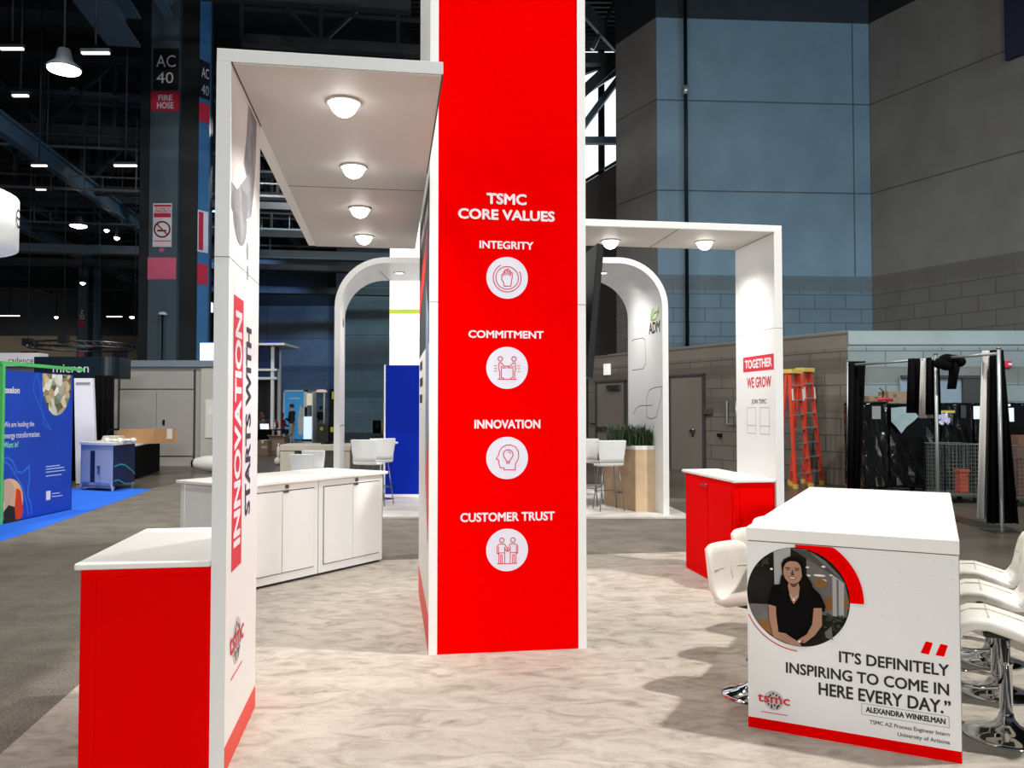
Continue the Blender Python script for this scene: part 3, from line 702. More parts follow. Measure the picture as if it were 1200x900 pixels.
# ================================================================== THE RED AND WHITE BOOTH
ZC0, ZC1 = 3.25, 3.31
TX0, TX1, TY0, TY1, TZ = .262, 1.345, 5.55, 7.45, 5.6
def logo(th, fl, cu, cv, w, parent=None, tag_=True, white=False):
    """round wafer with red letters and a line under it; w = letter width"""
    r = w * .31
    mb = MB(); fl.disc(mb, (cu, cv), r, off=.0004); pl = th.part('wafer_disc', mb, WAFER, parent)
    mb = MB(); g = r / 4.2
    for (a, b) in ((-1.3, 2.2), (-.2, 3.0), (1.2, 2.4), (2.4, 1.8), (-2.2, -1.9), (-.9, -2.2), (-.9, -3), (.4, -1.9), (1.6, -2.3), (2.2, -1.9), (1.4, -3.0), (-1.9, 1.5)):
        fl.rect(mb, cu + a * g - g * .35, cu + a * g + g * .35, cv + b * g - g * .45, cv + b * g + g * .45, .0012)
    th.part('wafer_cells', mb, INK, pl)
    mb = MB(); h = w * .2
    fl.text(mb, 'tsmc', cu - w / 2, cu + w / 2, cv - h * .45, cv + h * .75, .018, .002)
    th.part('logo_lettering', mb, REDI, parent)
    mb = MB(); fl.rect(mb, cu - w * .4, cu + w * .42, cv - w * .42, cv - w * .395, .001); th.part('logo_line', mb, REDI, parent)

# --- the tower
T = Thing('sign_tower', 'tall red and white tower listing core values at booth centre', 'tower', ((TX0 + TX1) / 2, TY0, 0), FB)
m = MB().box(TX0, TX1, TY0 + .02, TY1, .004, TZ); T.part('core', m, WHITE2)
m = MB().box(TX0, .319, TY0 - .005, TY0 + .05, .004, TZ); T.part('edge_trim', m, WHITE)
m = MB().box(1.288, TX1, TY0 - .005, TY0 + .05, .004, TZ); T.part('edge_trim', m, WHITE)
m = MB().box(.319, 1.288, TY0, TY0 + .018, .004, TZ); T.part('front_panel', m, RED)
m = MB()
for x0, x1 in ((TX0 - .001, .319), (1.288, TX1 + .001)): m.box(x0, x1, TY0 - .0065, TY0 + .002, 2.372, 2.376)
T.part('panel_seam', m, SEAM)
ft = Flat((0, TY0 - .0002, 0), (1, 0, 0), (0, 0, 1))
for txt, u0, u1, v0, v1, bo in (('TSMC', .650, .928, 3.056, 3.132, .04), ('CORE VALUES', .455, 1.126, 2.948, 3.02, .04), ('INTEGRITY', .602, .976, 2.748, 2.802, .032), ('COMMITMENT', .527, 1.047, 2.133, 2.185, .032), ('INNOVATION', .569, 1.023, 1.515, 1.575, .032), ('CUSTOMER TRUST', .474, 1.123, .884, .945, .03)):
    tprint(T, ft, txt, u0, u1, v0, v1, TXT, bo)
def icon(cz, draw, label):
    mb = MB(); ft.disc(mb, (.793, cz), .144, n=56, th=.001); d = T.part('icon_disc', mb, LAV, label=label)
    mb = MB(); f = lambda px, py: (.793 + px / 61.0 * .144 * 2.54 / 2.54, cz - py / 61.0 * .144)
    draw(mb, f); T.part('icon_lines', mb, REDI, d)
def ic_hand(mb, f):                       # units: disc radius = 61
    st = lambda pts, w=.006, closed=False: ft.stroke(mb, [f(*p) for p in pts], w, .002, closed=closed)
    c = f(0, 0); ft.arc(mb, c, .144 * 33 / 61, 0, 360, .006, .002, n=40); ft.arc(mb, c, .144 * 41 / 61, -205 + 80, 28, .006, .002, n=30); ft.arc(mb, c, .144 * 41 / 61, 118, 235, .006, .002, n=24)
    st([(-9, 24), (11, 24), (13, 8), (15, -2), (15, -15), (10, -15), (10, -7)]); st([(10, -8), (10, -20), (5, -20), (5, -8)]); st([(5, -10), (5, -25), (0, -26), (-1, -10)]); st([(-1, -18), (-4, -24), (-7, -22), (-6, -8)])
    st([(-6, -16), (-11, -17), (-11, -6)]); st([(-11, -12), (-16, -9), (-16, 5), (-11, 12), (-9, 24)])
def ic_table(mb, f):
    st = lambda pts, w=.006, closed=False: ft.stroke(mb, [f(*p) for p in pts], w, .002, closed=closed)
    for s_ in (-1, 1):
        g = lambda pts: [(s_ * a, b) for a, b in pts]
        ft.arc(mb, f(s_ * 20, -26), .144 * 6.5 / 61, 0, 360, .006, .002, n=20)
        st(g([(20, -15), (24, -14), (25, 6), (22, 10), (22, 32)])); st(g([(20, -15), (16, -14), (10, -5), (1, -5)])); st(g([(19, -5), (12, 0), (3, 0)])); st(g([(17, 0), (17, 28), (11, 30), (9, 33)]))
        for b in (-6, 2, 10): st(g([(31, b), (37, b)]), .005)
    st([(-27, 33), (27, 33)]); st([(-1, -5), (3, -4), (3, 0)])
def ic_head(mb, f):
    st = lambda pts, w=.006, closed=False: ft.stroke(mb, [f(*p) for p in pts], w, .002, closed=closed)
    pts = [(-9, 28), (-9, 34), (24, 34), (24, 18)]
    st(pts + [(31, 6), (34, -6), (32, -20), (24, -32), (10, -38), (-4, -37), (-16, -30), (-23, -18), (-25, -8), (-32, 2), (-25, 6), (-23, 20), (-19, 28), (-9, 28)])
    c = f(3, -10); ft.arc(mb, c, .144 * 14 / 61, -50, 230, .006, .002, n=30); ft.arc(mb, c, .144 * 8 / 61, 20, 90, .005, .002, n=10)
    st([(-6, 1), (-1, 9), (-1, 15), (7, 15), (7, 9), (12, 1)]); st([(-1, 10), (7, 10)])
def ic_pair(mb, f):
    st = lambda pts, w=.0055, closed=False: ft.stroke(mb, [f(*p) for p in pts], w, .002, closed=closed)
    for s_ in (-1, 1):
        g = lambda pts: [(s_ * a + 1, b) for a, b in pts]
        ft.arc(mb, f(s_ * 16 + 1, -28), .144 * 6.5 / 61, 0, 360, .0055, .002, n=20)
        st(g([(8, -17), (24, -17), (30, -11), (30, 9), (26, 11), (26, -9)])); st(g([(8, -17), (2, -6), (0, 2)])); st(g([(9, -7), (4, 2), (0, 5)]))
        st(g([(8, -8), (8, 38)])); st(g([(8, 8), (25, 8), (25, 38)])); st(g([(15, 38), (15, 16), (18, 13), (20, 16), (20, 38)]))
    st([(-28, 39), (29, 39)])
icon(2.549, ic_hand, 'pale disc with raised hand icon'); icon(1.93, ic_table, 'pale disc with two figures shaking hands over a table'); icon(1.314, ic_head, 'pale disc with head and light bulb icon'); icon(.69, ic_pair, 'pale disc with two figures side by side')
# left side graphic: grey picture band, red stripe, dark lettering, red foot
fs = Flat((TX0, 0, 0), (0, -1, 0), (0, 0, 1)); y2u = lambda y: -y          # u grows towards the camera
mb = MB(); fs.rect(mb, -TY1 + .02, -TY0 - .03, 2.1, ZC0 - .01); T.part('side_picture', mb, mat('printed_charcoal', '#3b3d3e', .5, var=.3, scale=4))
mb = MB(); fs.poly(mb, [(-TY1 + .05, 2.45), (-TY0 - .35, 2.75), (-TY0 - .35, 2.98), (-TY1 + .05, 2.68)], .0014); T.part('side_stripe', mb, REDB)
mb = MB(); fs.rect(mb, -TY1 + .3, -6.4, 3.03, 3.12, .0014); fs.rect(mb, -6.3, -TY0 - .25, 3.03, 3.12, .0014); T.part('printed_marks', mb, TXT)
mb = MB(); fs.poly(mb, [(-6.1, 1.2), (-5.66, .72), (-5.66, 2.3), (-6.1, 2.6)], .0014); T.part('side_picture', mb, mat('printed_blue_grey', '#7f97ad', .5, var=.2, scale=5))
mb = MB(); fs.poly(mb, [(-6.1, 1.15), (-5.7, .72), (-5.62, .95), (-5.62, 1.5)], .002); T.part('side_stripe', mb, REDB)
mb = MB()
for k in range(3): fs.rect(mb, -7.25, -6.75 + .1 * (k % 2), 1.98 - k * .14, 2.05 - k * .14, .0014)
T.part('printed_marks', mb, INK)
mb = MB(); fs.poly(mb, [(-TY1, .012), (-TY0 - .03, .012), (-TY0 - .03, .26), (-TY1, .26)], .0014); T.part('side_foot_band', mb, REDB)

# --- portal frames (post + canopy + recessed lights)
PX0, PX1, PY0, PY1 = -.795, -.73, 3.88, 4.735
P = Thing('portal_frame', 'tall white portal with lit canopy joined to left of red tower', 'canopy', (PX0 + .03, (PY0 + PY1) / 2, 0), FB)
P.part('post', MB().box(PX0, PX1, PY0, PY1, .004, ZC0), WHITE)
P.part('canopy', MB().box(PX0, .245, PY0, 8.2, ZC0, ZC1), [WHITE], bevel=.002)
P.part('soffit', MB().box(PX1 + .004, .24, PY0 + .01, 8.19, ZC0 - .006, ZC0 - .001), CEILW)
P.part('soffit_seam', MB().box(PX1 + .004, .24, 5.98, 5.988, ZC0 - .0075, ZC0 - .005).box(PX1 - .001, PX1 + .006, PY0 - .002, PY1, ZC0 - .008, ZC0 - .002).box(.238, .246, PY0 - .002, 5.54, ZC0 - .008, ZC0 - .002), GAP)
P.part('post_seam', MB().box(PX0 - .001, PX1 + .001, PY0 - .0015, PY1 + .001, 2.343, 2.347), SEAM)
def downlight(th, x, y, watts):
    d = th.part('downlight', MB().lathe([(.09, .0), (.09, -.012), (.076, -.012), (.074, -.004)], (x, y, ZC0 - .006), 28), WHITE2)
    th.part('bulb', MB().lathe([(.074 * sin(pi / 2 * (k + .3) / 9), -.001 - .08 * cos(pi / 2 * (k + .3) / 9)) for k in range(9)] + [(.074, -.001)], (x, y, ZC0 - .006), 28), LAMPD, d)  # glowing lens domed outwards so its shape imitates the lamp's bloom
    p = th.fr.out((x, y, ZC0 - .10)); lamp('downlight_beam', 'SPOT', p, watts, WARM, .05, (p.x, p.y, 0), R(140), .9)
for y in (4.29, 5.44, 6.57, 7.64): downlight(P, -.243, y, 100)
fp = Flat((PX1, 0, 0), (0, 0, 1), (0, -1, 0))           # text reading upwards, letter tops towards the camera
V = lambda y: -y
# red strip with knocked-out INNOVATION, dark STARTS WITH behind it
mb = MB(); fp.rect(mb, .885, 2.19, V(4.255), V(4.0)); T_ = P.part('title_strip', mb, REDI)
tprint(P, fp, 'INNOVATION', .99, 2.12, V(4.215), V(4.04), TXT, .03, under=T_, off=.0016)
tprint(P, fp, 'STARTS WITH', 1.10, 2.07, V(4.50), V(4.345), INKN, .03)
fv = Flat((PX1, 0, 0), (0, 1, 0), (0, 0, 1))            # upright print: u = distance from the camera
fv.n = Vector((1, 0, 0))
mb = MB(); fv.poly(mb, [(4.34, 3.22), (4.30, 3.05), (4.22, 2.88), (4.30, 2.83), (4.05, 2.70), (3.90, 2.70), (3.90, 2.58), (4.1, 2.55), (4.45, 2.66), (4.52, 2.8), (4.58, 3.0), (4.60, 3.22)]); P.part('printed_picture', mb, SMOKE)
mb = MB(); fv.poly(mb, [(3.95 + .19 - .19 * cos(pi * k / 14), 2.63 - .02 - .16 * sin(pi * k / 14)) for k in range(15)], .0012); P.part('printed_picture', mb, SMOKE)
mb = MB(); fv.disc(mb, (4.35, 2.46), .035, .05); fv.disc(mb, (4.36, 2.35), .03, .04); P.part('printed_marks', mb, SMOKE)
# logo: letters read away from the camera here
logo(P, fv, 4.16, .53, .36)
mb = MB(); fv.rect(mb, PY0, PY1, .006, .125); P.part('foot_band', mb, REDB)

QX0, QX1, QY0, QY1 = 3.43, 3.505, 6.94, 7.78
Q = Thing('portal_frame', 'white portal with two ceiling lights joined to right of red tower', 'canopy', (QX0 + .03, (QY0 + QY1) / 2, 0), FB)
Q.part('post', MB().box(QX0, QX1, QY0, QY1, .004, ZC0), WHITE)
Q.part('canopy', MB().box(TX1 + .006, QX1, QY0, QY1, ZC0, ZC1), WHITE, bevel=.002)
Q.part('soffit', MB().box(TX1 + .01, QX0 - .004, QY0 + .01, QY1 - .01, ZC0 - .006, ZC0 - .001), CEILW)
Q.part('soffit_seam', MB().box(2.526, 2.534, QY0, QY1 - .01, ZC0 - .0075, ZC0 - .005).box(QX0 - .006, QX0 + .001, QY0 - .001, QY1, ZC0 - .008, ZC0 - .002), GAP)
Q.part('post_seam', MB().box(QX0 - .001, QX1 + .001, QY0 - .001, QY1 + .001, 2.376, 2.380), SEAM)
for x, y in ((2.06, 7.5), (2.965, 7.42)): downlight(Q, x, y, 85)
fq = Flat((QX0, 0, 0), (0, -1, 0), (0, 0, 1))
mb = MB(); fq.rect(mb, -7.61, -6.965, 2.005, 2.15); g = Q.part('title_box', mb, REDI)
tprint(Q, fq, 'TOGETHER', -7.57, -7.0, 2.035, 2.12, TXT, .035, under=g, off=.0016)
tprint(Q, fq, 'WE GROW', -7.53, -7.02, 1.85, 1.95, REDI, .02)
tprint(Q, fq, 'JOIN TSMC', -7.43, -7.12, 1.685, 1.74, INK, .012)
mb = MB()
for u0, u1 in ((-7.53, -7.34), (-7.25, -7.06)):
    fq.stroke(mb, [(u0, 1.66), (u1, 1.66)], .004); fq.stroke(mb, [(u0, 1.415), (u1, 1.415)], .004); fq.stroke(mb, [(u0, 1.49), (u1, 1.49)], .004); fq.stroke(mb, [(u0, 1.66), (u0, 1.415)], .003); fq.stroke(mb, [(u1, 1.66), (u1, 1.415)], .003)
Q.part('tag_outline', mb, SEAM)
mb = MB()
mb2 = mb; fq.rect(mb, -QY1, -QY0, .006, .125); Q.part('foot_band', mb, REDB)

# --- red counters
def red_counter(x0, x1, y0, y1, z, label, door_side, ov):
    c = Thing('red_counter', label, 'counter', ((x0 + x1) / 2, (y0 + y1) / 2, 0), FB)
    c.part('body', MB().box(x0, x1, y0, y1, .004, z - .035), REDL)
    c.part('worktop', MB().box(*ov, z - .03, z), GLOSSW, bevel=.008, seg=3)
    c.part('shadow_gap', MB().box(x0 + .015, x1 - .004, y0 + .01, y1 - .01, z - .0355, z - .029), mat('dark_red_gap', '#7a0a0a', .6))
    return c
c = red_counter(-1.355, -.80, 3.905, 4.93, .965, 'red counter with white top left of the tall white post', -1, (-1.378, -.80, 3.885, 4.97))
m = MB().box(-1.347, -1.29, 3.899, 3.906, .01, .9).box(-1.286, -.815, 3.899, 3.906, .01, .9); c.part('front_panel', m, REDL, bevel=.002)
c = red_counter(3.05, 3.425, 6.97, 8.2, 1.018, 'red counter with white top beside the right portal post', 1, (3.03, 3.43, 6.95, 8.26))
m = MB().box(3.10, 3.41, 6.963, 6.971, .03, .93); c.part('front_panel', m, REDL, bevel=.002)
for y0, y1 in ((7.03, 7.57), (7.59, 8.14)):
    d = c.part('door', MB().box(3.042, 3.052, y0, y1, .06, .93), REDL, bevel=.002)
m = MB().cyl((3.045, 7.62, .905), (3.03, 7.62, .905), .014, n=12).box(3.012, 3.03, 7.61, 7.72, .90, .91); c.part('lock', m, STEEL, label='steel cam lock with key')

# --- white angled counter with four doors (local frame: x along the front, y to the back)
LW, LD, LZ = 1.91, .89, .975
C = Thing('white_counter', 'long white counter with four doors set at an angle behind the post', 'counter', (LW / 2, LD / 2, 0), FC)
C.part('body', MB().box(.02, LW - .02, .02, LD - .02, .03, LZ - .03), WHITE)
C.part('plinth', MB().box(.04, LW - .04, .05, LD - .05, .004, .032), GAP)
C.part('worktop', MB().box(-.02, LW + .02, -.02, LD + .02, LZ - .03, LZ), GLOSSW, bevel=.006, seg=2)
for k in range(2):
    x0 = .03 + k * .93
    C.part('unit_seam', MB().box(x0 + .92, x0 + .926, .0165, .021, .03, LZ - .03), SEAM)
    C.part('door_gap', MB().box(x0 + .06, x0 + .87, .0168, .0205, .105, LZ - .095), GAP)
    for a, b in ((.068, .461), (.469, .862)):
        d = C.part('door', MB().box(x0 + a, x0 + b, .008, .0195, .113, LZ - .103), WHITE, bevel=.0015)
    C.part('lock', MB().cyl((x0 + .52, .02, LZ - .062), (x0 + .52, .004, LZ - .062), .019, n=16).box(x0 + .475, x0 + .535, .0, .012, LZ - .116, LZ - .098), STEEL, label='steel cam lock and latch')
m = MB().box(.0165, .0205, .0, .06, .05, LZ - .04).box(.0155, .0205, .1, LD - .06, .06, LZ - .06); C.part('end_panel', m, WHITE, bevel=.001)
C.part('edge_strip', MB().box(.012, .06, LD - .075, LD - .0185, .03, LZ - .031), WHITE)

# --- tv on the tower
V_ = Thing('wall_screen', 'large black flat screen tilted outwards on the tower right side', 'screen', (TX1 + .05, 6.6, 1.9), FB)
def tv(y0, y1, o0, o1, zb, zt, th, mb):
    a = [(TX1 + o0, y0, zb), (TX1 + o0, y1, zb), (TX1 + o1, y1, zt), (TX1 + o1, y0, zt)]
    return mb.prism(a, (-th, 0, .25 * th))
V_.part('panel', tv(5.85, 7.4, .125, .215, 1.875, 2.86, .05, MB()), BLACK, bevel=.004)
V_.part('screen', tv(5.865, 7.385, .128, .216, 1.89, 2.845, .008, MB()), SCREEN)
V_.part('bracket', MB().box(TX1 + .003, TX1 + .10, 6.4, 6.9, 2.25, 2.5), STLD)

# --- the long white table
A0, A1, B0, B1, HT = -.88, .09, 4.38, 6.83, 1.034
t = Thing('bar_table', 'long white bar table with printed quote panel and portrait', 'table', ((A0 + A1) / 2, (B0 + B1) / 2, 0), FT)
t.part('tabletop', MB().box(A0 - .004, A1 + .004, B0 - .004, B1 + .004, HT - .068, HT), GLOSSW, bevel=.004)
t.part('front_panel', MB().box(A0, A1, B0, B0 + .06, .004, HT - .072), WHITE)
t.part('rear_panel', MB().box(A0, A1, B1 - .06, B1, .004, HT - .072), WHITE)
t.part('spine_panel', MB().box((A0 + A1) / 2 - .15, (A0 + A1) / 2 + .15, B0 + .06, B1 - .06, .004, HT - .072), WHITE)
t.part('shadow_gap', MB().box(A0 + .006, A1 - .006, B0 + .004, B1 - .004, HT - .0725, HT - .0675), GAP)
t.part('corner_trim', MB().box(A1 - .0005, A1 + .003, B0 + .001, B0 + .012, .004, HT - .074), SEAM)
ftb = Flat((0, B0, 0), (1, 0, 0), (0, 0, 1))
mb = MB(); ftb.rect(mb, A0, A1, .004, .058); t.part('foot_band', mb, RED)
# the printed round portrait (a flat picture)
mats = [mat('photo_dark', '#242220', .5, var=.25, scale=12), mat('photo_grey', '#6e6b68', .5, var=.15, scale=8), mat('photo_pale', '#a9a8a8', .5), mat('photo_skin', '#b08771', .5, var=.05), mat('photo_hair', '#17110e', .5, var=.15, scale=40), mat('photo_shirt', '#100f10', .5, var=.1), mat('photo_glow', '#efe6d8', .5), mat('photo_leaf', '#39402e', .5, var=.5, scale=50), mat('photo_amber', '#8a6238', .5, var=.2), mat('photo_shade', '#5d4438', .5), mat('photo_lip', '#7d4238', .5)]
pcx, pcz, pr_ = -.632, .697, .2485
Z_ = lambda zx, zy: (pcx + (zx - 488) / 388 * pr_, pcz - (zy - 440) / 388 * pr_)
mb = MB(); L_ = [0]
def lay(pts, mi):
    L_[0] += 1; ftb.poly(mb, [Z_(*p) for p in pts], .0004 + L_[0] * .00012, .0001, mi)
def ell(cx, cy, rx, ry, mi, n=22, rot=0):
    lay([(cx + rx * cos(2 * pi * k / n) * cos(rot) - ry * sin(2 * pi * k / n) * sin(rot), cy + rx * cos(2 * pi * k / n) * sin(rot) + ry * sin(2 * pi * k / n) * cos(rot)) for k in range(n)], mi)
ell(488, 440, 388, 388, 0, 64)
def clip(pts):                                            # keep the picture inside its circle
    o = []
    for x, y in pts:
        d = math.hypot(x - 488, y - 440); f_ = min(1, 386 / d) if d else 1; o.append((488 + (x - 488) * f_, 440 + (y - 440) * f_))
    return o
lay(clip([(440, 60), (600, 80), (700, 140), (800, 240), (840, 300), (870, 440), (850, 560), (560, 560), (560, 60)]), 1)
lay(clip([(120, 530), (300, 520), (300, 650), (150, 660), (110, 560)]), 1)
lay(clip([(150, 660), (300, 650), (320, 780), (220, 730)]), 8)
lay(clip([(310, 95), (380, 62), (440, 56), (440, 350), (315, 358)]), 2)
lay(clip([(690, 420), (860, 400), (875, 500), (690, 520)]), 8); lay([(750, 240), (835, 300), (830, 570), (750, 560)], 2); lay([(780, 270), (795, 285), (795, 565), (780, 562)], 1)
for (x, y, a, b) in ((568, 200, 14, 7), (655, 256, 46, 9), (570, 263, 22, 8), (685, 291, 24, 8), (740, 246, 12, 6), (686, 185, 16, 8), (293, 237, 11, 9)): ell(x, y, a, b, 6, 12)
ell(665, 318, 50, 34, 8); 
for k in range(26):
    a = rnd.random() * 6.3; rr_ = rnd.random() ** .5; x, y = 770 + 90 * rr_ * cos(a), 620 + 75 * rr_ * sin(a)
    lay(clip([(x - 16, y), (x, y - 20 * rnd.random() - 6), (x + 18, y + 2), (x, y + 10)]), 7)
for k in range(18):
    a = rnd.random() * 6.3; rr_ = rnd.random() ** .5; x, y = 215 + 60 * rr_ * cos(a), 175 + 60 * rr_ * sin(a)
    lay(clip([(x - 14, y), (x, y - 16), (x + 16, y + 2), (x, y + 10)]), 7)
lay([(690, 690), (740, 640), (750, 740), (700, 730)], 1)
lay([(372, 190), (390, 150), (440, 124), (490, 130), (530, 165), (550, 240), (600, 320), (620, 400), (560, 430), (360, 430), (362, 320), (380, 280)], 4)     # hair
lay([(425, 330), (500, 330), (515, 380), (505, 460), (462, 500), (425, 450), (415, 380)], 3)                    # neck and neckline
lay([(430, 330), (498, 330), (478, 362), (450, 364)], 9)
lay([(300, 375), (372, 340), (418, 352), (440, 460), (462, 498), (500, 440), (510, 352), (600, 345), (660, 400), (700, 490), (690, 535), (640, 510), (600, 560), (590, 640), (560, 790), (520, 815), (340, 740), (325, 600), (320, 530), (262, 520)], 5)   # shirt
lay([(270, 520), (326, 530), (328, 600), (345, 735), (300, 745), (275, 640)], 3)                                  # left arm
lay([(612, 512), (672, 505), (672, 640), (620, 720), (545, 790), (500, 800), (490, 775), (560, 720), (600, 640)], 3)
lay([(296, 745), (345, 730), (400, 735), (440, 760), (500, 790), (520, 820), (440, 820), (360, 795), (310, 775)], 3)   # hands
for a, b in (((360, 752), (430, 790)), ((350, 768), (420, 806)), ((390, 745), (450, 775))): lay([a, (a[0] + 3, a[1] + 4), (b[0] + 3, b[1] + 4), b], 9)
ell(504, 785, 12, 9, 6, 12); lay([(500, 800), (530, 770), (536, 776), (508, 808)], 9)
ell(458, 245, 72, 92, 3, 30)                                                                                      # face
lay([(386, 215), (400, 180), (440, 160), (490, 162), (522, 190), (530, 225), (540, 160), (500, 125), (440, 122), (390, 150), (372, 200)], 4)
lay([(520, 200), (545, 240), (590, 330), (580, 420), (530, 400), (515, 330), (528, 270)], 4); lay([(372, 270), (395, 310), (415, 360), (405, 420), (360, 400), (362, 320)], 4)
lay([(400, 212), (438, 210), (438, 216), (400, 219)], 4); lay([(472, 210), (510, 212), (510, 219), (472, 216)], 4)
ell(422, 228, 13, 6, 4, 14); ell(488, 228, 13, 6, 4, 14); ell(424, 227, 3, 2, 6, 8); ell(490, 227, 3, 2, 6, 8)
lay([(452, 228), (458, 228), (468, 262), (444, 262)], 9); ell(456, 266, 14, 6, 9, 14)
lay([(425, 284), (456, 280), (488, 284), (472, 304), (440, 304)], 10); lay([(432, 287), (481, 287), (468, 297), (444, 297)], 6)
ell(463, 462, 9, 9, 6, 14); lay([(430, 420), (433, 420), (463, 455), (461, 458)], 6); lay([(500, 420), (497, 420), (463, 455), (466, 458)], 6)
t.part('portrait_print', mb, mats, label='round printed photo of a smiling dark haired person in a black shirt')
mb = MB(); n = 30
pts = [(-.635 + .315 * cos(R(91 - 92 * k / n)), .70 + .315 * sin(R(91 - 92 * k / n))) for k in range(n + 1)]
inn = [(pcx + .249 * cos(R(91 - 92 * k / n)), pcz + .249 * sin(R(91 - 92 * k / n))) for k in range(n + 1)]
pts = [(x, min(z, HT - .073)) for x, z in pts]
ftb.poly(mb, pts + inn[::-1], .006, .0006); t.part('red_arc', mb, RED)
mb = MB(); ftb.arc(mb, (pcx + .005, pcz), .272, 205, 268, .005, .001, n=20); t.part('thin_arc', mb, REDI)
mb = MB()
for r_ in range(6):
    for k in range(6):
        u = -.31 + .075 * k; v = .93 - .068 * r_ - .01 * (k % 2)
        if math.hypot(u - pcx, v - pcz) > .345: ftb.disc(mb, (u, v), .0016, n=6)
t.part('speckle_print', mb, SEAM)
mb = MB(); ftb.poly(mb, [(-.075, .492), (-.040, .488), (-.023, .545), (-.052, .549)]); ftb.poly(mb, [(-.012, .489), (.024, .487), (.040, .541), (.010, .545)]); t.part('quote_mark', mb, RED)
tprint(t, ftb, 'IT’S DEFINITELY', -.437, .043, .397, .452, INK, .022)
tprint(t, ftb, 'INSPIRING TO COME IN', -.690, .042, .308, .363, INK, .022)
tprint(t, ftb, 'HERE EVERY DAY.”', -.534, .048, .222, .284, INK, .022)
mb = MB(); ftb.stroke(mb, [(-.337, .160), (.040, .160), (.040, .212), (-.337, .212)], .002, closed=True); t.part('name_box', mb, SEAM)
tprint(t, ftb, 'ALEXANDRA WINKELMAN', -.318, .025, .173, .200, INK, .03)
tprint(t, ftb, 'TSMC AZ Process Engineer Intern', -.303, .042, .114, .139, INKG, .01)
tprint(t, ftb, 'University of Arizona', -.179, .042, .077, .102, INKG, .01)
logo(t, ftb, -.752, .158, .158)

# --- bar stools
def stool_meshes():
    prof = [(.215, -.055, .13), (.225, -.02, .18), (.205, .018, .195), (.15, .046, .205), (.08, .05, .21), (.0, .028, .21), (-.08, .004, .21), (-.135, .0, .205)]
    back = [(-.11, -.002, .205), (-.165, .02, .205), (-.198, .07, .205), (-.212, .13, .20), (-.222, .19, .195), (-.235, .25, .185), (-.25, .29, .165), (-.258, .305, .12)]
    def shell(st, th, bulge=0.0):
        rings = []
        n = 22
        for i, (s_, z, w) in enumerate(st):
            a = st[max(i - 1, 0)]; b = st[min(i + 1, len(st) - 1)]
            tx, tz = b[0] - a[0], b[1] - a[1]; l = math.hypot(tx, tz); nx, nz = tz / l, -tx / l
            if nx * 0 + nz < 0 and abs(nz) > abs(nx): nx, nz = -nx, -nz
            ring = []; t_ = th * (.55 if i in (0, len(st) - 1) else 1)
            for k in range(n):
                q = 2 * pi * k / n; cx_, sx_ = cos(q), sin(q)
                y = w * math.copysign(abs(cx_) ** .45, cx_); o = t_ / 2 * math.copysign(abs(sx_) ** .6, sx_)
                curl = bulge * (y / .21) ** 2
                ring.append((s_ + nx * o + curl, y, z + nz * o))
            rings.append(ring)
        return MB().loft(rings)
    seat = shell(prof, .075); bk = shell(back, .065, .045)
    st = MB()
    st.tube([(.205, 0, .06), (.15, 0, .087), (.08, 0, .091), (.0, 0, .069), (-.08, 0, .045)], .004, 6)
    st.tube([(-.168, 0, .10), (-.178, 0, .15), (-.19, 0, .20), (-.206, 0, .26)], .004, 6)
    st.tube([(-.160, -.165, .17), (-.178, -.1, .17), (-.188, 0, .17), (-.178, .1, .17), (-.160, .165, .17)], .004, 6)
    st.tube([(.08, -.165, .083), (.08, 0, .0875), (.08, .165, .083)], .004, 6)
    return seat, bk, st
SEAT, BACK, STI = stool_meshes()
ZS = .54
def make_stool(label):
    s_ = Thing('bar_stool', label, 'stool', (0, 0, 0), FW, 'white stools along the long table')
    up = lambda mb: [setattr(mb, 'v', [v + Vector((0, 0, ZS)) for v in mb.v]), mb][1]
    s_.part('seat', up(SEAT), LEATH, sub=1, fixn=True); s_.part('backrest', up(BACK), LEATH, fixn=True); s_.part('stitching', up(STI), STITCH)
    s_.part('base', MB().lathe([(.2, .004), (.202, .012), (.19, .022), (.12, .04), (.06, .065), (.036, .1), (.032, .12)], (0, 0, 0), 40), CHROME)
    s_.part('pole', MB().lathe([(.03, .1), (.03, .36), (.034, .362), (.034, .375), (.022, .378), (.022, ZS - .02)], (0, 0, 0), 24), CHROME)
    s_.part('seat_plate', MB().box(-.1, .1, -.09, .09, ZS - .035, ZS - .008), STLD, bevel=.01)
    s_.part('lever', MB().tube([(0, .03, ZS - .03), (0, .12, ZS - .035), (.0, .2, ZS - .045)], .006, 6), CHROME)
    s_.part('footrest', MB().tube([(.03, .0, .27), (.05, .10, .27), (.12, .14, .27), (.2, .13, .27), (.235, .07, .27), (.24, 0, .27), (.235, -.07, .27), (.2, -.13, .27), (.12, -.14, .27), (.05, -.10, .27), (.03, 0, .27)], .011, 8), CHROME)
    return s_.o
def dup(root, label):
    r = root.copy(); COL.objects.link(r); r['label'] = label
    for ch in list(root.children):
        c_ = ch.copy(); COL.objects.link(c_); c_.parent = r
        for g_ in ch.children:
            e_ = g_.copy(); COL.objects.link(e_); e_.parent = c_
    return r
st0 = make_stool('')
spots = [(-.93, 4.88, -26, 'white quilted stool left of the table, nearest the camera'), (-.925, 5.55, -24, 'white stool left of the table, between nearest and farthest'), (-.915, 6.22, -22, 'white stool left of the table, farthest from the camera'),
         (.30, 4.85, 181, 'white stool right of the table, nearest the camera'), (.30, 5.55, 180, 'white stool right of the table, between nearest and farthest'), (.30, 6.23, 180, 'white stool right of the table, farthest from the camera')]
for k, (x, y, a, lb) in enumerate(spots):
    o = st0 if k == 0 else dup(st0, lb); o['label'] = lb
    o.location = FT.out((x, y, 0)); o.rotation_euler = (0, 0, AT + R(a))
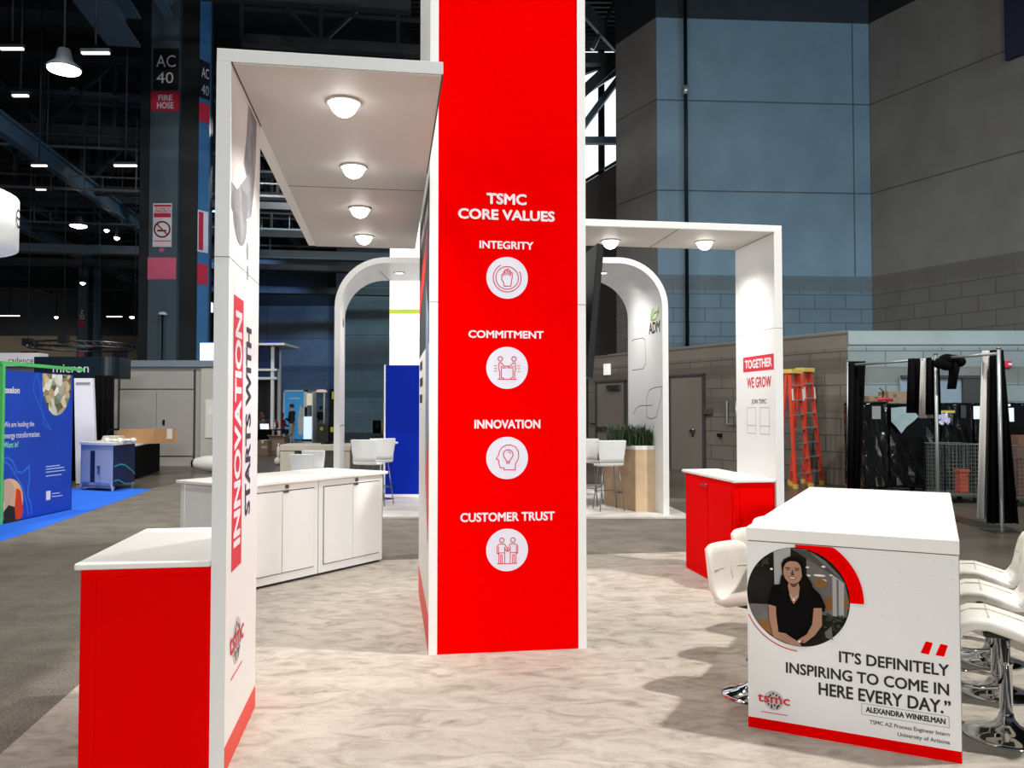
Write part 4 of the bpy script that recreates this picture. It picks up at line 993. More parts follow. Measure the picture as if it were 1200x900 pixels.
# ================================================================== NEIGHBOUR BOOTH BEHIND (rounded white arch, blue wall)
YA0 = 12.6
SK = -.13                                                  # the arch runs back slightly to the left
def arch_ring(xl, xr, zt, r, off, y, n=14):
    pts = [(xl + off, y, .03)]
    for k in range(n + 1):
        a = pi - (pi / 2) * k / n; pts.append((xl + r + (r - off) * cos(a), y, zt - r + (r - off) * sin(a)))
    for k in range(n + 1):
        a = pi / 2 - (pi / 2) * k / n; pts.append((xr - r + (r - off) * cos(a), y, zt - r + (r - off) * sin(a)))
    pts.append((xr - off, y, .03)); return pts
XL, XR, ZT = aty(391.5, 450, YA0).x, aty(783.5, 450, YA0).x, aty(500, 301.5, YA0).z
N_ = Thing('rounded_arch', 'white arch with rounded corners and green leaf logo behind the red tower', 'arch', ((XL + XR) / 2, YA0, .03))
o_ = arch_ring(XL, XR, ZT, .78, 0, YA0); i_ = arch_ring(XL, XR, ZT, .78, .09, YA0)
D_ = 1.75; ex = Vector((SK * D_ * 1.25, D_, 0))
def shift(ps): return [tuple(Vector(p) + ex) for p in ps]
m = MB(); nn = len(o_)
vs = o_ + i_ + shift(o_) + shift(i_); fs_ = []
for k in range(nn - 1):
    fs_.append((k + 1, k, 2 * nn + k, 2 * nn + k + 1)); fs_.append((nn + k, nn + k + 1, 3 * nn + k + 1, 3 * nn + k))
    fs_.append((k, k + 1, nn + k + 1, nn + k)); fs_.append((2 * nn + k + 1, 2 * nn + k, 3 * nn + k, 3 * nn + k + 1))
for e in (0, nn - 1): fs_.append((e, nn + e, 3 * nn + e, 2 * nn + e))
m.add(vs, fs_); N_.part('shell', m, WHITE, fixn=True)
# inner faces: leaf emblem, name, thin line pattern
dr = Vector((SK * 1.25, 1, 0)).normalized()
fa = Flat((XR - .09, YA0, 0), -dr, (0, 0, 1)); Lr = D_ / dr.y       # u: 0 at the front edge, negative towards the back
ly = lambda px: -(aty(px, 450, YA0).x * 0 + 0)
def onR(px, py):
    r = ray(px, py); n = Vector((dr.y, -dr.x, 0)); t_ = (Vector((XR - .09, YA0, 0)) - Vector((0, 0, H))).dot(n) / r.dot(n)
    p = Vector((0, 0, H)) + r * t_; return (p - Vector((XR - .09, YA0, 0))).dot(-dr), p.z
u0 = onR(760.5, 384)[0]; u1 = onR(773.5, 384)[0]; z1 = onR(767, 377)[1]; z0 = onR(767, 390.5)[1]
tprint(N_, fa, 'ADM', u0, u1, z0, z1 - .0, INK, .03)
u0 = onR(763, 368)[0]; u1 = onR(772, 368)[0]; z1 = onR(767.5, 359.5)[1]; z0 = onR(767.5, 374.5)[1]; w_ = u1 - u0; h_ = z1 - z0
mb = MB(); pts = [(u0, z0 + .02), (u0 + .02 * w_, z0 + .45 * h_), (u0 + .4 * w_, z1), (u1, z1), (u1, z0 + .5 * h_), (u0 + .65 * w_, z0), (u0 + .15 * w_, z0)]
fa.stroke(mb, pts, .035, closed=True); fa.stroke(mb, [(u0 + .1 * w_, z0 + .2 * h_), (u0 + .4 * w_, z0 + .5 * h_), (u0 + .95 * w_, z0 + .55 * h_)], .035); N_.part('leaf_emblem', mb, GREENI)
mb = MB()
def lines(pp, w=.012): fa.stroke(mb, [onR(*p) for p in pp], w)
lines([(740.5, 400), (743, 398), (753, 396), (756, 398), (757, 425), (754, 432), (741, 434)])
lines([(742, 485), (746, 478), (750, 475.5), (765, 475)]); lines([(776, 453), (768, 454), (761, 457), (758, 466), (758, 489), (763, 491), (769, 489), (774, 470), (776, 455)])
N_.part('line_pattern', mb, INKG)
fl_ = Flat((XL + .09, YA0, 0), dr, (0, 0, 1))
def onLf(px, py):
    r = ray(px, py); n = Vector((dr.y, -dr.x, 0)); b_ = Vector((XL + .09, YA0, 0)); t_ = (b_ - Vector((0, 0, H))).dot(n) / r.dot(n)
    p = Vector((0, 0, H)) + r * t_; return (p - b_).dot(dr), p.z
mb = MB(); a = onLf(405.5, 376); b = onLf(406.8, 394); fl_.rect(mb, .8, 1.2, b[1], a[1] - .1); N_.part('printed_marks', mb, INK)
mb = MB(); fl_.stroke(mb, [onLf(398, 500), onLf(400, 498.5), onLf(403, 498)], .012); N_.part('line_pattern', mb, INKG)
mb = MB().box(aty(436, 310, YA0 + .01).x, aty(436, 310, YA0).x + .012, YA0 + .0, YA0 + 1.7, ZT - .0955, ZT - .0895); N_.part('soffit_seam', mb, SEAM)
for px in (468, 706):
    p = aty(px, 312 if px > 600 else 311, YA0 + .9)
    d = N_.part('downlight', MB().lathe([(.1, 0), (.1, -.014), (.075, -.014), (.07, -.002)], (p.x, YA0 + .9, ZT - .0905), 24), WHITE2)
    N_.part('bulb', MB().lathe([(.02, -.006), (.072, -.005), (.072, -.001)], (p.x, YA0 + .9, ZT - .0905), 24), LAMPD, d)
    lamp('downlight_beam', 'SPOT', (p.x, YA0 + .9, ZT - .12), 115, WARM, .06, (p.x, YA0 + .9, 0), R(145), .9)
# white and blue wall in the middle of that booth
yw = 15.2
a = aty(452, 428, yw); b = aty(640, 583, yw)
t = Thing('blue_wall_panel', 'deep blue wall panel standing below a tall white lightbox', 'wall panel', ((a.x + b.x) / 2, yw, .03))
t.part('panel', MB().box(a.x, b.x, yw, yw + .12, .05, a.z), BLUED); t.part('base', MB().box(a.x - .01, b.x, yw - .02, yw + .14, .03, .07), WHITE); t.part('edge_trim', MB().box(a.x - .03, a.x, yw - .005, yw + .125, .05, a.z + .01), WHITE)
a = aty(457, 280, yw + .3)
t = Thing('light_column', 'tall glowing white column with lime stripe above the blue panel', 'column', (a.x + 1.0, yw + .6, .03))
t.part('body', MB().box(a.x, a.x + 2.0, yw + .3, yw + 1.2, .03, 6.2), mat('lit_white_fabric', '#fffffb', .5, emit=.55))
z0, z1 = aty(470, 367.5, yw + .3).z, aty(470, 362.5, yw + .3).z
t.part('lime_stripe', MB().box(a.x - .004, a.x + 2.0, yw + .294, yw + .31, z0, z1), LIME)
# bar tables
def bar_tab(x, y, r, label):
    t = Thing('pedestal_table', label, 'table', (x, y, .03))
    t.part('tabletop', MB().lathe([(r - .02, 1.02), (r, 1.03), (r, 1.045), (r - .02, 1.055)], (x, y, .0), 32), GLOSSW)
    t.part('stem', MB().cyl((x, y, .05), (x, y, 1.02), .035), CHROME); t.part('foot', MB().lathe([(.24, .03), (.24, .045), (.04, .06)], (x, y, 0), 28), CHROME)
bar_tab(aty(447, 520, 14.75).x, 14.75, .3, 'round white bar table behind white chairs, beside the blue panel')
bar_tab(.72, 14.5, .32, 'round white bar table mostly behind the red tower, near the planter')
# white shell stools with four slim legs
def shell_chair(seat_z, label, group, low=False):
    c = Thing('shell_chair' if low else 'counter_chair', label, 'chair' if low else 'stool', (0, 0, .03), FW, group)
    rings = []; n = 16
    st = [(.22, seat_z - .03, .17), (.2, seat_z, .2), (.1, seat_z + .0, .21), (-.05, seat_z - .01, .21), (-.15, seat_z + .0, .205), (-.19, seat_z + .04, .2), (-.215, seat_z + .12, .205), (-.235, seat_z + .26, .225), (-.25, seat_z + .385, .235), (-.252, seat_z + .40, .22)]
    k_s = 5
    def ring(i):
        s_, z, w = st[i]; a_ = st[max(i - 1, 0)]; b_ = st[min(i + 1, len(st) - 1)]; tx, tz = b_[0] - a_[0], b_[1] - a_[1]; l = math.hypot(tx, tz); nx, nz = -tz / l, tx / l
        r_ = []
        for k in range(n):
            q = 2 * pi * k / n; y = w * math.copysign(abs(cos(q)) ** .4, cos(q)); o = .012 * sin(q); r_.append((s_ + nx * o + .04 * (y / .22) ** 2 * (1 if i > 5 else 0), y, z + nz * o))
        return r_
    R_ = [ring(i) for i in range(len(st))]
    c.part('seat', MB().loft(R_[:6]), CHAIRW, fixn=True); c.part('backrest', MB().loft(R_[5:]), CHAIRW, fixn=True)
    for sx in (1, -1):
        for sy in (1, -1): c.part('leg', MB().cyl((sx * .13, sy * .13, seat_z - .02), (sx * .21, sy * .2, .03), .011, .009, 8), STEEL)
    if not low:
        c.part('foot_ring', MB().tube([(.19, .18, .32), (-.19, .18, .32), (-.19, -.18, .32), (.19, -.18, .32)], .008, 6, closed=True), STEEL)
    return c.o
ch = shell_chair(.75, '', 'white counter chairs in the arch booth')
for k, (px, y, a, lb) in enumerate(((713, 13.2, 100, 'white counter chair in front of the wooden planter'), (690, 14.0, 70, 'white counter chair half hidden by the red tower edge, left of the planter'),
                                    (432, 13.5, 78, 'white counter chair seen from behind, nearer of two left of blue panel'), (443, 14.05, 120, 'white counter chair touching the blue panel, farther of two'))):
    o = ch if k == 0 else dup(ch, lb); o['label'] = lb; o.location = (aty(px, 560, y).x, y, .0); o.location.z = .03; o.rotation_euler = (0, 0, R(a))
lo = shell_chair(.45, '', 'low white chairs at the pale table', True)
for k, (px, y, a, lb) in enumerate(((359, 14.7, 80, 'low white chair behind the angled counter, nearer one'), (371, 16.0, 85, 'low white chair behind the angled counter, farther one'))):
    o = lo if k == 0 else dup(lo, lb); o['label'] = lb; o.location = (aty(px, 560, y).x, y, .03); o.rotation_euler = (0, 0, R(a))
# pale table with thick leg
yt_ = 21.5; a = aty(328, 521, yt_); b = aty(393, 521, yt_)
t = Thing('slab_table', 'pale thick slab table behind the low white chairs', 'table', ((a.x + b.x) / 2, yt_ + .4, 0))
zt_ = a.z
t.part('tabletop', MB().box(a.x, b.x + .4, yt_, yt_ + .9, zt_ - .16, zt_), BEIGE, bevel=.01)
t.part('leg', MB().box(a.x, a.x + .38, yt_ + .02, yt_ + .88, 0, zt_ - .16), BEIGE, bevel=.01); t.part('leg', MB().box(b.x, b.x + .38, yt_ + .02, yt_ + .88, 0, zt_ - .16), BEIGE, bevel=.01)
p = aty(382, 519, yt_ + .3)
single('table_tray', 'small dark items tray lying on the pale slab table', 'tray', MB().box(p.x - .12, p.x + .16, yt_ + .25, yt_ + .45, zt_, zt_ + .03).cyl((p.x, yt_ + .3, zt_ + .03), (p.x + .1, yt_ + .35, zt_ + .06), .03, n=8), BLACK, (p.x, yt_ + .3, zt_))
# planter
g0 = Vector(aty(745, 601, 12.95)); 
pl = Thing('planter_box', 'tall pale wooden planter with dark green grass beside the arch leg', 'planter', (1.95, 13.4, .03))
fp_ = [(g0.x - .38, 13.95), (g0.x, 12.95), (g0.x + .36, 13.0), (g0.x + .38, 13.85), (g0.x + .1, 14.15)]
zp = aty(745, 524, 12.95).z
m = MB().prism([(x, y, .03) for x, y in fp_], (0, 0, zp - .07)); pl.part('box', m, WOODL)
m = MB().prism([(x + (x - g0.x) * .02, y, zp - .04) for x, y in fp_], (0, 0, .06)); pl.part('rim', m, WHITE)
pl.part('side_panel', MB().prism([(fp_[0][0] - .004, fp_[0][1] - .004, .05), (fp_[1][0] - .004, fp_[1][1] - .004, .05), (fp_[1][0] - .004, fp_[1][1] - .004, zp - .05), (fp_[0][0] - .004, fp_[0][1] - .004, zp - .05)], (-.004, -.002, 0)), WOODM)
m = MB().prism([(g0.x + (x - g0.x) * .9, 13.5 + (y - 13.5) * .9, zp) for x, y in fp_], (0, 0, .03)); pl.part('soil', m, SOIL)
m = MB()
for k in range(900):
    x = g0.x + rnd.uniform(-.32, .36); y = rnd.uniform(13.05, 13.95)
    a = rnd.random() * 6.28; ln = rnd.uniform(.22, .42); le = rnd.uniform(.1, .75); w = .011
    if rnd.random() < .1: ln *= 1.15; le = 1.0
    p0 = Vector((x, y, zp + .01)); p1 = p0 + Vector((cos(a) * ln * le * .4, sin(a) * ln * le * .4, ln * .65)); p2 = p0 + Vector((cos(a) * ln * le, sin(a) * ln * le, ln * (1.0 - .45 * le)))
    q = Vector((-sin(a), cos(a), 0)) * w
    m.add([p0 - q, p0 + q, p1 + q * .8, p1 - q * .8, p2], [(0, 1, 2, 3), (3, 2, 4)])
o = pl.part('grass', m, LEAF); o['kind'] = 'stuff'

# ================================================================== LEFT AISLE: blue booth, grey enclosure, signs
g1 = atz(3.0, 614.8); g2 = atz(83, 597.5)
dx = (g2 - g1); ang = math.atan2(dx.y, dx.x); LX = dx.xy.length
fx = Frame(ang, (g1.x, g1.y)); ZX = 2.28
X = Thing('blue_wall_panel', 'blue printed wall panel with green frame at the left edge', 'wall panel', (LX / 2, 0, 0), fx)
X.part('panel', MB().box(0, LX, 0, .12, .02, 2.2), BLUEP)
X.part('green_post', MB().box(-.06, -.005, -.005, .11, 0, ZX + .05), GREENM)
X.part('green_rail', MB().box(-.075, LX + .32, .0, .05, ZX, ZX + .05), GREENM)
X.part('rear_post', MB().box(LX + .0, LX + .05, .02, .1, 0, 2.2), BLACK)
def onX(px, py):
    r = ray(px, py); n = Vector((-sin(ang), cos(ang))); t_ = g1.xy.dot(n) / (r.x * n.x + r.y * n.y); p = Vector((r.x * t_, r.y * t_)); return (p - g1.xy).dot(Vector((cos(ang), sin(ang)))), H + r.z * t_
fX = Flat((0, 0, 0), (1, 0, 0), (0, 0, 1))
def xt(txt, px0, py0, px1, py1, mt, bo=0.0, lab=None):
    a = onX(px0, (py0 + py1) / 2); z1 = onX((px0 + px1) / 2, py0)[1]; b = onX(px1, (py0 + py1) / 2); z0 = onX((px0 + px1) / 2, py1)[1]
    tprint(X, fX, txt, a[0], b[0], z0, z1, mt, bo)
xt('exelon', 4.5, 453, 23, 461, SIGNW, .03)
xt('We are leading the', 4.5, 494, 40, 502, SIGNW, .0); xt('energy transformation.', 4.5, 506, 47, 515, SIGNW, .0); xt('Want in?', 4.5, 517.5, 21.5, 524.5, MINT, .01)
def circ(px, py, rx, ry, mt, name, cut=None):
    c0 = onX(px, py); ex_ = abs(onX(px + rx, py)[0] - c0[0]); ez = abs(onX(px, py - ry)[1] - c0[1]); mb = MB()
    pts = []
    for k in range(44):
        a = 2 * pi * k / 44; u, v = c0[0] + ex_ * cos(a), c0[1] + ez * sin(a)
        pts.append((min(max(u, .01), LX - .005), min(max(v, .06), 2.195)))
    fX.poly(mb, pts, .001); X.part(name, mb, mt)
circ(67, 446, 16.5, 41, PIC1, 'round_photo'); circ(9, 588, 18, 27, PIC2, 'round_photo')
mb = MB(); fX.poly(mb, [onX(17, 595), onX(19, 572), onX(24, 575), onX(27, 600), onX(24, 608), onX(18, 609)], .002); X.part('photo_figure', mb, mat('photo_orange', '#d8442a', .5))
mb = MB(); fX.poly(mb, [onX(4, 600), onX(10, 592), onX(24, 596), onX(25, 609), onX(16, 612.5), onX(4, 613)], .0017); X.part('photo_ground', mb, mat('photo_soil', '#33302a', .5))
mb = MB()
fX.stroke(mb, [onX(*p) for p in ((4, 538), (9, 536), (15, 541), (20, 553), (26, 554), (34, 546), (34.5, 560), (32, 580), (36, 590), (37, 602))], .03)
fX.stroke(mb, [onX(*p) for p in ((4, 540), (12, 546), (20, 560), (27, 572), (32, 595), (33, 603))], .025)
fX.stroke(mb, [onX(*p) for p in ((45, 437), (40, 445), (39, 458), (44, 470), (52, 490), (60, 504), (52, 498), (48, 478), (48, 460), (44, 440))], .015)
X.part('wave_lines', mb, LBLUE)
mb = MB(); fX.rect(mb, onX(54, 580)[0], onX(59, 580)[0], onX(56, 586)[1], onX(56, 575.5)[1], .001); X.part('white_square', mb, SIGNW)
mb = MB()
for (x0, x1, y) in ((54, 70, 547), (54, 75, 550), (54, 76, 553.5), (54, 72, 558), (61, 70, 578.5), (61, 73, 582)): fX.stroke(mb, [onX(x0, y), onX(x1, y - (x1 - x0) * .12)], .014)
X.part('small_print', mb, mat('pale_blue_ink', '#b8c8f0', .5))
# blue and white cabinet
b0, b1, b2 = atz(94, 574), atz(132, 576.5), atz(156.5, 570.5)
t = Thing('blue_cabinet', 'pale steel two door cabinet with navy side on blue carpet', 'cabinet', ((b0.x + b2.x) / 2, b1.y + .3, 0))
zc = aty(132, 519, b1.y).z
d3 = b0 + (b2 - b1)
P2 = lambda s_, q_, z: b0 + (b1 - b0) * s_ + (b2 - b1) * q_ + Vector((0, 0, z))
t.part('body', MB().prism([P2(0, 0, .12), P2(1, 0, .12), P2(1, 1, .12), P2(0, 1, .12)], (0, 0, zc - .17)), CABW)
t.part('side_panel', MB().prism([P2(1.002, .0, .12), P2(1.03, 0, .12), P2(1.03, 1, .12), P2(1.002, 1, .12)], (0, 0, zc - .18)), NAVY)
t.part('worktop', MB().prism([P2(-.03, -.03, zc - .05), P2(1.05, -.03, zc - .05), P2(1.05, 1.03, zc - .05), P2(-.03, 1.03, zc - .05)], (0, 0, .05)), WHITE)
t.part('base_rail', MB().prism([P2(0, 0, .06), P2(1, 0, .06), P2(1, .1, .06), P2(0, .1, .06)], (0, 0, .06)), GREYF)
for s_, q_ in ((.02, .02), (.98, .02), (.98, .95), (.02, .95)): p = P2(s_, q_, 0); t.part('leg', MB().cyl(p, (p.x, p.y, .12), .025, n=8), CABW)
d = t.part('door', MB().prism([P2(.06, -.02, .17), P2(.30, -.02, .17), P2(.30, -.005, .17), P2(.06, -.005, .17)], (0, 0, zc - .34)), CABW)
t.part('door_gap', MB().prism([P2(.31, -.004, .17), P2(.45, -.004, .17), P2(.45, .002, .17), P2(.31, .002, .17)], (0, 0, zc - .34)), NAVY)
d = t.part('door', MB().prism([P2(.46, -.02, .17), P2(.93, -.02, .17), P2(.93, -.005, .17), P2(.46, -.005, .17)], (0, 0, zc - .34)), CABW)
p = P2(.6, -.03, zc * .5); t.part('lock', MB().cyl(p, p + Vector((0, -.05, 0)), .025, n=10).box(p.x - .012, p.x + .012, p.y - .04, p.y - .02, p.z - .15, p.z), STEEL, d)
mb = MB(); sd = (b2 - b1); fw = Flat(P2(1.035, 0, 0), sd, (0, 0, 1)); wS = sd.length
fw.stroke(mb, [(0, .5), (.25 * wS, .53), (.5 * wS, .5), (.8 * wS, .38), (wS, .28)], .03); fw.stroke(mb, [(0, .22), (.2 * wS, .22), (.5 * wS, .12), (.8 * wS, .08), (wS * .98, .07)], .025); t.part('wave_lines', mb, TEAL)
# things on it
def ontop(s_, q_): return P2(s_, q_, zc)
p = ontop(.7, .5); t2 = Thing('paper_stack', 'cream stack of folded papers on the blue cabinet', 'papers', p)
for k in range(5): t2.part('sheet', MB().box(p.x - .22 + .01 * k, p.x + .2 - .012 * k, p.y - .12, p.y + .12, p.z + .025 * k, p.z + .025 * k + .022), BEIGE)
p = ontop(.2, .3); single('crumpled_sheet', 'flat dark and white leaflet on the blue cabinet left side', 'papers', MB().box(p.x - .12, p.x + .25, p.y - .1, p.y + .1, p.z, p.z + .02), GREYL, p)
p = ontop(1.0, .4); m = MB()
for k in range(7): m.sphere((p.x - .3 + .09 * k, p.y + .05 * sin(k * 2), p.z + .035), .07, .08, .035 + .02 * (k % 3 == 0), 10)
single('crumpled_wrap', 'crumpled white plastic wrap on the blue cabinet right side', 'wrap', m, PLAQ, p)
p = ontop(.3, .8); t2 = Thing('desk_lamp', 'small thin black stand lamp on the blue cabinet', 'lamp', p)
t2.part('stem', MB().tube([(p.x, p.y, p.z + .0), (p.x - .03, p.y, p.z + .16), (p.x + .05, p.y, p.z + .24)], .01, 6), BLACK); t2.part('head', MB().box(p.x + .02, p.x + .22, p.y - .03, p.y + .03, p.z + .22, p.z + .26), BLACK); t2.part('foot', MB().cyl(p, p + Vector((0, 0, .02)), .07), BLACK)
# draped table with cardboard box
q1, q2 = atz(158, 562), atz(187, 551.5); zq = .80
q0 = q1 + Vector((-.9, .3, 0)); q3 = q2 + Vector((-.9, .3, 0))
t = Thing('draped_table', 'black draped table with white top in front of grey enclosure', 'table', ((q1 + q3) / 2))
t.part('drape', MB().prism([q0, q1, q2, q3], (0, 0, zq - .03)), BFAB); t.part('tabletop', MB().prism([q + Vector((0, 0, zq - .03)) for q in (q0, q1, q2, q3)], (0, 0, .03)), WHITE)
c1 = Vector((q1.x + .35 * (q2.x - q1.x), q1.y + .35 * (q2.y - q1.y), zq)); yb = c1.y
a = aty(137, 518, 20.0); b = aty(180, 518, 20.0)
bx = Thing('cardboard_box', 'long brown cardboard box lying on the black draped table', 'box', ((a.x + b.x) / 2, 20.3, zq))
hb = aty(150, 503, 20.0).z - zq
m = MB().prism([(a.x, 20.0, zq), (b.x, 20.0, zq), (b.x + .35, 20.5, zq), (a.x + .35, 20.5, zq)], (0, 0, hb)); bx.part('body', m, CARD)
bx.part('tape', MB().prism([(b.x + .2, 20.28, zq + .1), (b.x + .28, 20.4, zq + .1), (b.x + .28, 20.4, zq + hb + .003), (b.x + .2, 20.28, zq + hb + .003)], (.006, -.004, 0)), PLAQ)
# leaning white banner, black drape
a, b = aty(84, 443, 18.1), aty(106, 443, 18.1); c_, d_ = aty(89, 560, 17.9), aty(113, 560, 17.9)
t = Thing('banner_panel', 'tall leaning white panel between blue wall and black drape', 'panel', ((c_ + d_) / 2))
t.part('panel', MB().prism([(c_.x, 17.9, .02), (d_.x, 17.9, .02), (b.x, 18.2, a.z), (a.x, 18.2, a.z)], (0, .08, 0)), SIGNW)
t.part('printed_line', MB().prism([(a.x + .06, 18.17, a.z - .12), (b.x - .04, 18.17, a.z - .12), (b.x - .04, 18.18, a.z - .09), (a.x + .06, 18.18, a.z - .09)], (0, -.01, 0)), SEAM)
def drape(name, label, x0, x1, y, z0, z1, mt, amp=.05, folds=5, top=1.0, lean=0.0, cat='curtain', group=None, yslope=0.0):
    rings = []; n = folds * 10
    for z, w in ((z0, 1.0), (z0 + (z1 - z0) * .5, (1 + top) / 2), (z1, top)):
        r1 = []; r2 = []
        mid = (x0 + x1) / 2 + lean * (z - z0) / (z1 - z0)
        for k in range(n + 1):
            s_ = k / n; x = mid + (s_ - .5) * (x1 - x0) * w; yy = y + yslope * (s_ - .5) + amp * sin(s_ * folds * 2 * pi) + amp * .3 * sin(s_ * folds * 5.1 + z)
            r1.append((x, yy, z)); r2.append((x, yy + .012, z))
        rings.append(r1 + r2[::-1])
    return single(name, label, cat, MB().loft(rings), mt, ((x0 + x1) / 2, y, z0), group=group, fixn=True)
a, b = aty(111, 445, 19.0), aty(134, 445, 19.0)
drape('black_curtain', 'black curtain hanging below the dark curved sign', a.x, b.x, 19.0, .02, a.z + .1, BFAB, folds=4)
a, b = aty(78, 460, 18.4), aty(90, 460, 18.4); drape('black_curtain', 'black curtain strip between the blue wall panel and the white panel', a.x, b.x, 18.6, .02, 2.3, BFAB, folds=3)
# curved dark sign, white sign
ys = 20.0; a, b = aty(40, 418, ys), aty(133, 443, ys)
SGN = Thing('curved_sign', 'dark teal sign with rounded end and white lettering', 'sign', ((a.x + b.x) / 2, ys, b.z))
pts = [(a.x, ys, b.z), (b.x - .3, ys, b.z)] + [(b.x - .3 + .3 * sin(R(k * 15)), ys + .3 - .3 * cos(R(k * 15)), b.z) for k in range(1, 7)] + [(b.x, ys + .9, b.z), (a.x, ys + .9, b.z)]
SGN.part('body', MB().prism(pts, (0, 0, a.z - b.z)), mat('dark_teal_print', '#10212a', .4, var=.2, scale=1))
f_ = Flat((0, ys, 0), (1, 0, 0), (0, 0, 1)); zz0, zz1 = aty(90, 436.5, ys).z, aty(90, 427, ys).z
tprint(SGN, f_, 'micron', aty(62, 432, ys).x, aty(104, 432, ys).x, zz0, zz1, SIGNW, .0)
for px in (52, 122): p = aty(px, 443, ys); SGN.part('post', MB().box(p.x - .05, p.x + .05, ys + .3, ys + .4, 0, b.z), BLACK)
ys = 24.0; a, b = aty(-12, 413.5, ys), aty(45, 429, ys)
SGN = Thing('white_sign', 'white box sign with dark lettering above the green rail', 'sign', ((a.x + b.x) / 2, ys, 0))
SGN.part('body', MB().box(a.x, b.x, ys, ys + .5, b.z, a.z), mat('white_lit_sign', '#eef0f4', .5, emit=.2)); SGN.part('post', MB().box(a.x + .1, b.x - .1, ys + .1, ys + .4, 0, b.z), GREYF)
f_ = Flat((0, ys, 0), (1, 0, 0), (0, 0, 1)); tprint(SGN, f_, 'cadence', aty(9.5, 421, ys).x, aty(39, 421, ys).x, aty(20, 426.3, ys).z, aty(20, 418.5, ys).z, INK, .0)
p = aty(140, 418, 40.0); single('purple_screen', 'small dark purple sign far off above the grey enclosure', 'sign', MB().box(p.x - .35, p.x + .35, 40, 40.1, p.z - .3, p.z + .3).cyl((p.x, 40.05, 0), (p.x, 40.05, p.z - .3), .05, n=6), mat('purple_print', '#3a2b52', .5), (p.x, 40, 0))
p = aty(32, 414, 40.0); single('red_sign', 'small dark red sign far off above the white box sign', 'sign', MB().box(p.x - .35, p.x + .5, 40, 40.1, p.z - .2, p.z + .1).cyl((p.x, 40.05, 0), (p.x, 40.05, p.z - .2), .05, n=6), SIGNR, (p.x, 40, 0))
# grey enclosure
yg = 23.6; xg = lambda px: aty(px, 480, yg).x; zg = lambda py: aty(180, py, yg).z
G = Thing('grey_enclosure', 'grey panelled enclosure with double doors at left rear', 'enclosure', (xg(185), yg + 1, 0))
G.part('body', MB().box(xg(133), xg(255), yg, yg + 2.0, 0, zg(430)), GREYM); G.part('fascia', MB().box(xg(128), xg(256), yg - .12, yg + 2.05, zg(430), zg(422.5)), GREYF)
G.part('side_section', MB().box(xg(236), xg(255), yg - .06, yg, 0.02, zg(431)), GREYL)
for px in (139.5, 228): G.part('joint', MB().box(xg(px) - .03, xg(px) + .03, yg - .02, yg, .1, zg(433)), GAP)
G.part('joint', MB().box(xg(139.5), xg(228), yg - .015, yg, zg(456.5), zg(455.5)), GAP); G.part('joint', MB().box(xg(184), xg(228), yg - .015, yg, zg(535), zg(534)), GAP)
G.part('door', MB().box(xg(141), xg(183.5), yg - .03, yg, zg(544), zg(458)), GREYM); d = G.part('door', MB().box(xg(184.3), xg(227), yg - .03, yg, zg(534), zg(458)), GREYM)
G.part('handle', MB().box(xg(191.5), xg(194), yg - .06, yg - .03, zg(498), zg(492)), BLACK, d)
G.part('notice_frame', MB().box(xg(242), xg(252), yg - .09, yg - .06, zg(513), zg(468)), PLAQ); G.part('notice', MB().box(xg(245), xg(251), yg - .1, yg - .09, zg(486), zg(476)), SIGNW)
p = aty(240, 427, 22.8)
scr = Thing('bright_screen', 'bright white screen on top of the grey enclosure by the white post', 'screen', (xg(243), yg + .5, zg(422)))
a, b = aty(234.5, 402, yg + .4), aty(254, 429, yg + .4); zr = zg(422.5) + .004; scr.part('display', MB().box(a.x, b.x, yg + .4, yg + .5, zr, a.z), LAMPS); scr.part('frame', MB().box(a.x - .03, b.x, yg + .5, yg + .56, zr, a.z + .03), mat('blue_bezel', '#2a55d0', .4))
a, b = aty(231.5, 354, 30), aty(246.5, 365, 30); bs = Thing('lit_box', 'small glowing white box sign right of the big column', 'sign', ((a.x + b.x) / 2, 30, b.z)); bs.part('box', MB().box(a.x, b.x, 30, 30.3, b.z, a.z), LAMPS); bs.part('rod', MB().cyl(((a.x + b.x) / 2, 30.1, a.z), ((a.x + b.x) / 2, 30.1, Z16 - .01), .02, n=5), STLK)
# wrapped roll
p = aty(236, 541, 21.5)
r_ = Thing('carpet_roll', 'white wrapped carpet roll on the floor by the grey enclosure', 'roll', (p.x, 21.5, 0))
r_.part('roll', MB().lathe([(.13, 0), (.15, .04), (.16, .12), (.19, .2), (.21, .4), (.21, 1.0)], (0, 0, 0), 20), PLAQ); r_.part('core', MB().cyl((0, 0, -.06), (0, 0, .02), .1), BLACK)
for ch_ in r_.o.children:
    me = ch_.data
    for v in me.vertices:
        x, y, z = v.co + r_.base; v.co = Vector((z - .18, y, .215 + x))
# ================================================================== FAR CENTRE: booth tower, people, kiosks
yk = 36.0; xk = lambda px, y=yk: aty(px, 480, y).x; zk = lambda py, y=yk: aty(320, py, y).z
t = Thing('truss_stand', 'white framed stand with navy header panels far behind the post', 'stand', (xk(312), yk + .5, 0))
for px, yy in ((296, yk), (317, yk), (325, yk + 1.3)): t.part('post', MB().box(xk(px, yy), xk(px, yy) + .13, yy, yy + .13, 0, zk(404)), WHITE2)
t.part('roof', MB().box(xk(270), xk(335), yk - .3, yk + 2.2, zk(405), zk(402.5)), WHITE2)
for z in (433, 443): t.part('rail', MB().box(xk(270), xk(324), yk - .02, yk + .1, zk(z) - .06, zk(z) + .04), WHITE2)
t.part('header_panel', MB().box(xk(270), xk(316), yk + .02, yk + .08, zk(432), zk(406)), NAVY); t.part('header_panel', MB().box(xk(318.5), xk(324), yk + .3, yk + .36, zk(432), zk(406)), NAVY); t.part('lower_panel', MB().box(xk(270), xk(316), yk + .02, yk + .08, zk(442), zk(434.5)), NAVY)
